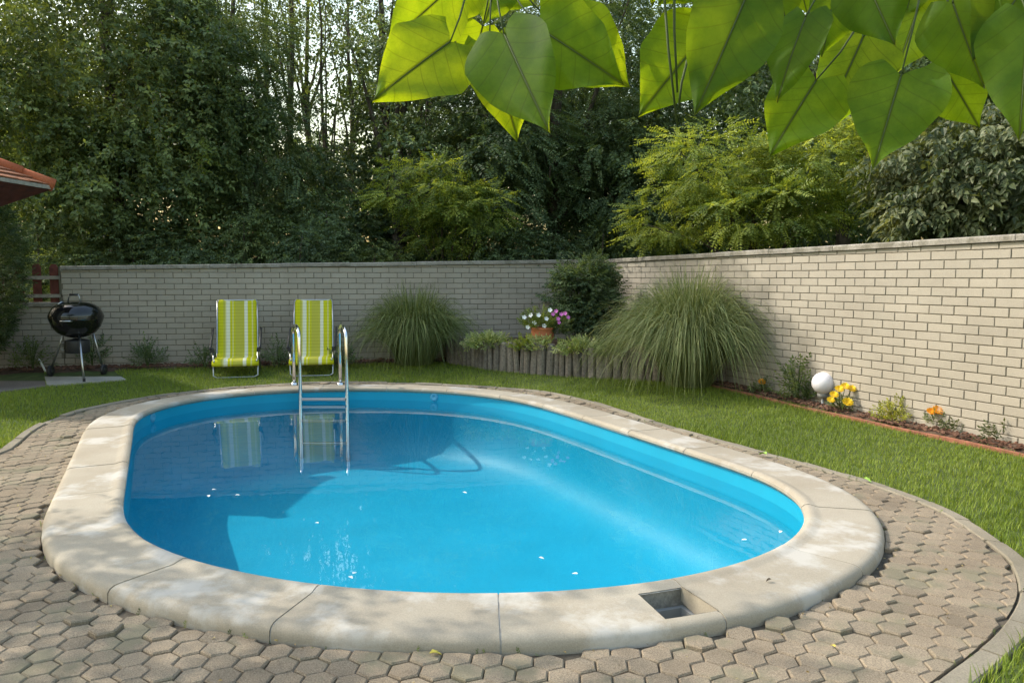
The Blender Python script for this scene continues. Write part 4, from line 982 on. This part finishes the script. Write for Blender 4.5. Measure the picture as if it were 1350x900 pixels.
small_shrub(1179, 559, .15, .2, 'low yellow-green leafy plant by the sunlit wall', M_LYEL, 85, T_BUSH, 1.0, .5)
small_shrub(1264, 573, .13, .1, 'low grey-green weed beside the lone orange marigold', M_LOLIVE, 30, T_BUSH, 1.0)
small_shrub(1318, 585, .2, .12, 'straggling low weed at the foot of the sunlit wall', M_LOLIVE, 34, T_BUSH, 1.1)
def marigold(px, py, h, heads, label, M_):
    b0 = ground(px, py); b0[2] += .02; g_ = thing('marigold', label, 'flower', b0)
    tuft(g_, b0 + [0, 0, .02], (.10, .09, h * .75), 46, T_BUSH, .95, M_LMID, .55, .6)
    for hx, hy, hz, r in heads:
        c = b0 + np.array([hx, hy, hz])
        add('stem', tube([b0, (b0 + c) / 2 + [0, .01, 0], c], .004, 5), M_TWIG, g_)
        V, F = [], []
        for lay, (rr, zz, nn) in enumerate(((1, 0, 9), (.8, .28, 8), (.55, .5, 6), (.28, .62, 4))):
            for k in range(nn):
                a0 = 2 * math.pi * (k + .5 * lay) / nn; n0_ = len(V)
                for da, f, dz in ((0, .1, -.1), (-.36, .8, .12), (0, 1.0, .2), (.36, .8, .12)): V.append((r * rr * f * math.cos(a0 + da), r * rr * f * math.sin(a0 + da), r * (zz + dz)))
                F += [(n0_, n0_ + 1, n0_ + 2), (n0_, n0_ + 2, n0_ + 3)]
        Mx = np.array(Matrix.Rotation(R(35), 3, 'X')); add('flower_head', (np.array(V) @ Mx.T + c, F), M_, g_)
marigold(1003, 521, .14, [(0, -.02, .14, .05)], 'small orange marigold next to the big sunlit grass clump', M_ORANGE)
marigold(1108, 545, .22, [(-.09, -.04, .18, .05), (-.03, -.02, .235, .052), (.04, 0, .26, .052), (.10, -.02, .24, .05), (-.13, -.06, .13, .045), (.03, -.09, .11, .062)], 'yellow-orange marigold cluster right beside the white globe lamp', M_YELLOW)
marigold(1236, 568, .17, [(-.02, -.03, .175, .06), (-.07, .0, .16, .045)], 'lone orange marigold against the sunlit wall', M_ORANGE)
# globe lamp
lb = ground(1084, 537); lamp = thing('globe_lamp', 'white opal globe garden lamp on a short post', 'lamp', lb)
gz = .265; gr = .118
Vg, Fg = lathe([(gr * math.sin(R(a2)), gz + gr * math.cos(R(a2))) for a2 in np.linspace(179, 1, 20)], 32, lb)
add('globe', (Vg, Fg), M_GLOBE, lamp, True)
add('collar', lathe([(.02, .10), (.055, .115), (.058, .15), (.04, .165)], 20, lb), simple('collar_plastic', (.25, .25, .24), .5), lamp, True)
add('post', tube([lb + [0, 0, -.05], lb + [0, 0, .12]], .014, 12), simple('post_paint', (.48, .49, .5), .4), lamp, True)
# small white stake behind the barbecue
s0 = ground(57, 491); st_ = add('white_stake', cat([tube([s0 + [.06, 0, -.04], s0 + [-.06, .02, .18]], .014, 8), tube([s0 + [-.06, .02, .18], s0 + [-.064, .021, .19]], .010, 8)]), simple('white_stake_paint', (.6, .6, .57), .5), smooth=False)
tag(st_, 'short white stake leaning in the bed behind the barbecue', 'stake')

# ------------------------------------------------------------------ fallen leaves and petals
def fallen(px, py, z, size, M_, label, catn='leaf', name='fallen_leaf'):
    p = at(px, py, z); V, F = leaf_t(.55, .18, .25); a2 = rng.uniform(0, 6.28); Mx = np.array(Matrix.Rotation(a2, 3, 'Z'))
    o = add(name, (V * size @ Mx.T + p + [0, 0, size * .26 + .004], F.tolist()), M_); md = o.modifiers.new('solid', 'SOLIDIFY'); md.thickness = .001
    tag(o, label, catn)
fallen(566, 866, .002, .05, M_DEADLEAF, 'yellow fallen leaf on the pavers at the foot of the coping')
fallen(1011, 603, .006, .09, M_GREENLEAF, 'green fallen leaf on the narrow paving by the coping')
fallen(1137, 634, .006, .07, M_GREENLEAF, 'pale green fallen leaf on the pavers near the lawn kerb')
fallen(1101, 856, .004, .03, M_DEADLEAF, 'tiny yellow leaf on the sunlit hexagonal pavers')
fallen(1017, 766, .064, .03, simple('dark_leaf', (.07, .05, .03), .8), 'small dark brown leaf lying on the pale coping')
for px, py in ((610, 649), (279, 646), (275, 653), (310, 653), (420, 690), (460, 760), (465, 757), (710, 735), (762, 757), (1030, 700), (985, 712)):
    p = at(px, py, ZW); V, F = leaf_t(.7, .1, .1); o = add('floating_petal', (V * .035 @ np.array(Matrix.Rotation(rng.uniform(0, 6), 3, 'Z')).T + p + [0, 0, .004], F.tolist()), M_PETW)
    tag(o, 'tiny white petal floating on the pool water', 'petal', 'petals floating on the pool')

# crumbs of dry leaf and grit on the pavers
cp, ct = [], []
while len(cp) < 420:
    a2 = rng.uniform(-math.pi, math.pi); lo, hi = float(coping_r(np.array(a2))), float(edge_r(np.array(a2)))
    r_ = lo + .012 + (hi - lo - .02) * (rng.random() ** 2.2); p = PC + r_ * np.array([math.cos(a2), math.sin(a2)])
    if p[1] > 2.4: cp.append((*p, float(pave_z(*p)) + .005)); ct.append(rng.uniform(0, 1))
lf = leaf_t(.6, .15, .2)
tag(cloud('leaf_litter', lf[0], lf[1], np.array(cp), rand_rot(len(cp), .35), rng.uniform(.006, .02, len(cp)), np.array(ct), M_LITTER), 'crumbs of dry leaf and grit scattered over the pavers', 'litter', kind='stuff')
# moss and weeds in the joints at the kerb and coping foot
cp = []
while len(cp) < 260:
    a2 = rng.uniform(-math.pi, math.pi); r_ = float(edge_r(np.array(a2))) - .006 if rng.random() < .6 else float(coping_r(np.array(a2))) + .012
    p = PC + r_ * np.array([math.cos(a2), math.sin(a2)])
    if p[1] > 2.4: cp.append((*p, float(pave_z(*p)) - .012))
cp = np.array(cp); D = rng.normal(0, .7, (len(cp), 3)) + [0, 0, 1]
tag(cloud('joint_weeds', *T_BUSH, cp, basis(D, rng.normal(0, .5, (len(cp), 3)) + [0, -.5, .5]), rng.uniform(.15, .42, len(cp)), rng.uniform(0, 1, len(cp)), M_LMID), 'tiny weeds growing in the paving joints along kerb and coping', 'weeds', kind='stuff')

# ------------------------------------------------------------------ heart-leaved branch overhead
PROF = [(0, .50), (.06, .74), (.14, .92), (.25, 1.0), (.38, .98), (.52, .84), (.66, .62), (.78, .38), (.88, .18), (.95, .06), (1, 0.0)]
def heart(parent, base_px, tip_px, width, d0, d1, fold=.10, curl=.10, roll=0.0, tint=.5, twig=None, seed=0):
    b0, t0 = deep(*base_px, d0), deep(*tip_px, d1); ax = t0 - b0; L = np.linalg.norm(ax); ax /= L
    view = (b0 + t0) / 2 - [0, 0, HC]; view /= np.linalg.norm(view)
    xx = np.cross(ax, view); xx /= np.linalg.norm(xx); zz = np.cross(xx, ax)
    q = np.array(Matrix.Rotation(roll, 3, Vector(ax))); xx, zz = q @ xx, q @ zz
    W = width / FPX * (d0 + d1) / 2 / max(.5, math.cos(roll)); nr, ns = 16, 13; V, UV = [], []
    rg = np.random.default_rng(seed + 11); ph1, ph2 = rg.uniform(0, 6, 2); asym = rg.normal(0, .06)
    for i in range(nr):
        r_ = i / (nr - 1); hw = np.interp(r_, [p[0] for p in PROF], [p[1] for p in PROF]) * W / 2 * (1 + .045 * math.sin(8 * r_ + ph2) + .03 * math.sin(17 * r_ + ph1))
        for k in range(ns):
            s = k / (ns - 1) * 2 - 1; x = s * hw * (1 + asym * s); y = (r_ - .15 * (1 - r_) ** 3 * abs(s) ** .8) * L
            z = -fold * abs(x) + curl * L * (r_ - .3) ** 2 + .018 * W / .2 * .2 * math.sin(5.5 * r_ + ph1 + 2 * (s > 0)) * abs(s) ** 1.5 + .012 * math.sin(9 * r_ + ph2 + 3 * s) * s * s * W / .2
            V.append(b0 + xx * x + ax * y + zz * z); UV.append((x / W, y / L))
    F = [(i * ns + k, i * ns + k + 1, (i + 1) * ns + k + 1, (i + 1) * ns + k) for i in range(nr - 1) for k in range(ns - 1)]
    o = add('leaf', (V, F), M_HEART, parent, True, tint)
    ul = o.data.uv_layers.new(name='leaf'); vi = np.empty(len(o.data.loops), np.int32); o.data.loops.foreach_get('vertex_index', vi); ul.data.foreach_set('uv', np.array(UV, np.float32)[vi].reshape(-1))
    mr = np.array([V[i * ns + ns // 2] for i in range(nr)]) + zz * .0
    add('midrib', tube(mr, np.linspace(.0015, .0004, nr), 6), M_TWIG, o, True)
    if twig is not None:
        e2 = np.array(twig); mid_ = (b0 + e2) / 2 + [0, 0, -.01]
        add('petiole', tube([b0, mid_, e2], [.0017, .002, .0026], 6), M_TWIG, o, True)
def tw(px, py, d): return deep(px, py, d)
BL = [  # base, tip, width, d_base, d_tip, roll, tint, twig end
    ((594, 54), (495, 127), 118, 1.75, 1.62, .25, .62, (618, -20)),
    ((590, -12), (508, 62), 92, 1.85, 1.80, -.2, .55, (640, -40)),
    ((618, -14), (600, 34), 46, 1.9, 1.95, .1, .7, (640, -40)),
    ((636, 36), (622, 88), 58, 1.95, 2.0, -.1, .6, (648, -30)),
    ((664, 44), (722, 172), 116, 1.68, 1.55, .15, .35, (650, -40)),
    ((645, 62), (684, 182), 92, 1.85, 1.8, -.3, .75, (648, -35)),
    ((712, 38), (822, 110), 118, 1.72, 1.66, -.15, .4, (662, -35)),
    ((738, 38), (830, 116), 104, 1.9, 1.86, .1, .7, (668, -38)),
    ((656, -22), (638, 32), 62, 2.0, 1.98, .2, .55, (655, -60)),
    ((680, -22), (660, 14), 60, 2.0, 2.0, .1, .6, (668, -60))]
BR = [
    ((925, 50), (845, 148), 124, 1.85, 1.8, .1, .55, (905, -40)),
    ((988, -14), (919, 147), 124, 1.55, 1.48, -.1, .22, (1000, -60)),
    ((1062, 22), (1022, 132), 70, 1.62, 1.6, .5, .25, (1090, -40)),
    ((1100, -14), (1086, 74), 62, 1.7, 1.7, -.4, .35, (1110, -50)),
    ((1140, -30), (1180, 60), 92, 1.62, 1.58, .1, .18, (1150, -70)),
    ((1138, 49), (1088, 160), 96, 1.9, 1.85, -.1, .72, (1200, -30)),
    ((1076, 106), (1016, 202), 104, 1.72, 1.68, .15, .5, (1140, 20)),
    ((1120, 92), (1092, 172), 70, 1.95, 1.92, -.5, .5, (1190, -20)),
    ((1216, -4), (1180, 98), 88, 2.0, 1.96, .1, .75, (1230, -50)),
    ((1188, 99), (1152, 219), 118, 1.6, 1.52, .05, .42, (1218, -30)),
    ((1246, 92), (1292, 168), 82, 1.8, 1.78, -.2, .6, (1250, -20)),
    ((1256, 4), (1296, 116), 96, 1.66, 1.6, .2, .2, (1262, -60)),
    ((1356, 22), (1343, 184), 98, 1.5, 1.45, .1, .2, (1330, -60)),
    ((1352, -20), (1286, 78), 100, 1.6, 1.58, -.2, .15, (1340, -70)),
    ((1206, -28), (1192, 26), 54, 2.0, 2.0, .1, .7, (1210, -60)),
    ((1292, -24), (1236, 30), 72, 1.95, 1.95, .1, .6, (1300, -60)),
    ((1052, -30), (1064, 18), 44, 1.95, 1.95, .1, .7, (1060, -60)),
    ((1020, -34), (1040, 40), 60, 1.9, 1.88, -.3, .3, (1030, -70)),
    ((905, -40), (868, 5), 66, 1.8, 1.8, .1, .6, (905, -60))]
bl = thing('leafy_branch', 'overhanging branch tip with a few sunlit heart-shaped leaves', 'branch', deep(650, -60, 1.9))
add('twig', tube([tw(640, -42, 1.86), tw(655, -45, 1.88), tw(690, -75, 1.92), tw(780, -120, 1.95)], [.004, .005, .007, .009], 8), M_BARK, bl, True)
br = thing('leafy_branch', 'thick overhanging branch crowded with large heart-shaped leaves', 'branch', deep(1150, -70, 1.8))
add('twig', tube([tw(780, -121, 1.95), tw(900, -70, 1.82), tw(1010, -66, 1.78), tw(1130, -72, 1.75), tw(1250, -75, 1.75), tw(1360, -90, 1.7), tw(1600, -160, 1.6)], [.009, .010, .011, .012, .014, .017, .024], 8), M_BARK, br, True)
for k, (b2, t2, wd, d0, d1, rl, tn_, tg_) in enumerate(BL): heart(bl, b2, t2, wd, d0, d1, .10, .12, rl, tn_, tw(*tg_, (d0 + 1.88) / 2), k)
for k, (b2, t2, wd, d0, d1, rl, tn_, tg_) in enumerate(BR): heart(br, b2, t2, wd, d0, d1, .10, .12, rl, tn_, tw(*tg_, (d0 + 1.78) / 2), k + 40)
for a_px, b_px in (((873, -40), (893, 168)), ((889, -40), (893, 122)), ((906, 80), (895, 140))):
    add('bare_petiole', tube([tw(*a_px, 1.7), tw((a_px[0] + b_px[0]) / 2 - 2, (a_px[1] + b_px[1]) / 2, 1.69), tw(*b_px, 1.68)], [.0032, .0028, .0022], 6), M_TWIG, br, True)

# more of the same branch's leaves, above the frame; they shade the ones in view
for k in range(34):
    px, py = rng.uniform(560, 1340), rng.uniform(-420, -110); d0 = rng.uniform(1.6, 2.3); an = rng.uniform(-.6, .6)
    heart(br, (px, py), (px + 110 * math.sin(an), py + 120 * math.cos(an)), rng.uniform(85, 120), d0, d0 - rng.uniform(-.05, .12), .1, .12, rng.normal(0, .3), rng.uniform(.2, .7), tw(px + rng.uniform(-30, 30), py - 60, d0), k + 90)
tree('unseen_shade_tree', 'small leafy unseen tree added to shade the front paving', -5.5, 4.5, 4.6, [(-5.3, 4.3, 3.9, 1.6, 1.7, 1.0)], 60, .45, 16, T_BROAD, 1.2, M_LMID, .09, 7, tint0=.5, droop=.4)  # out-of-view tree, added to throw shade on the front-left paving
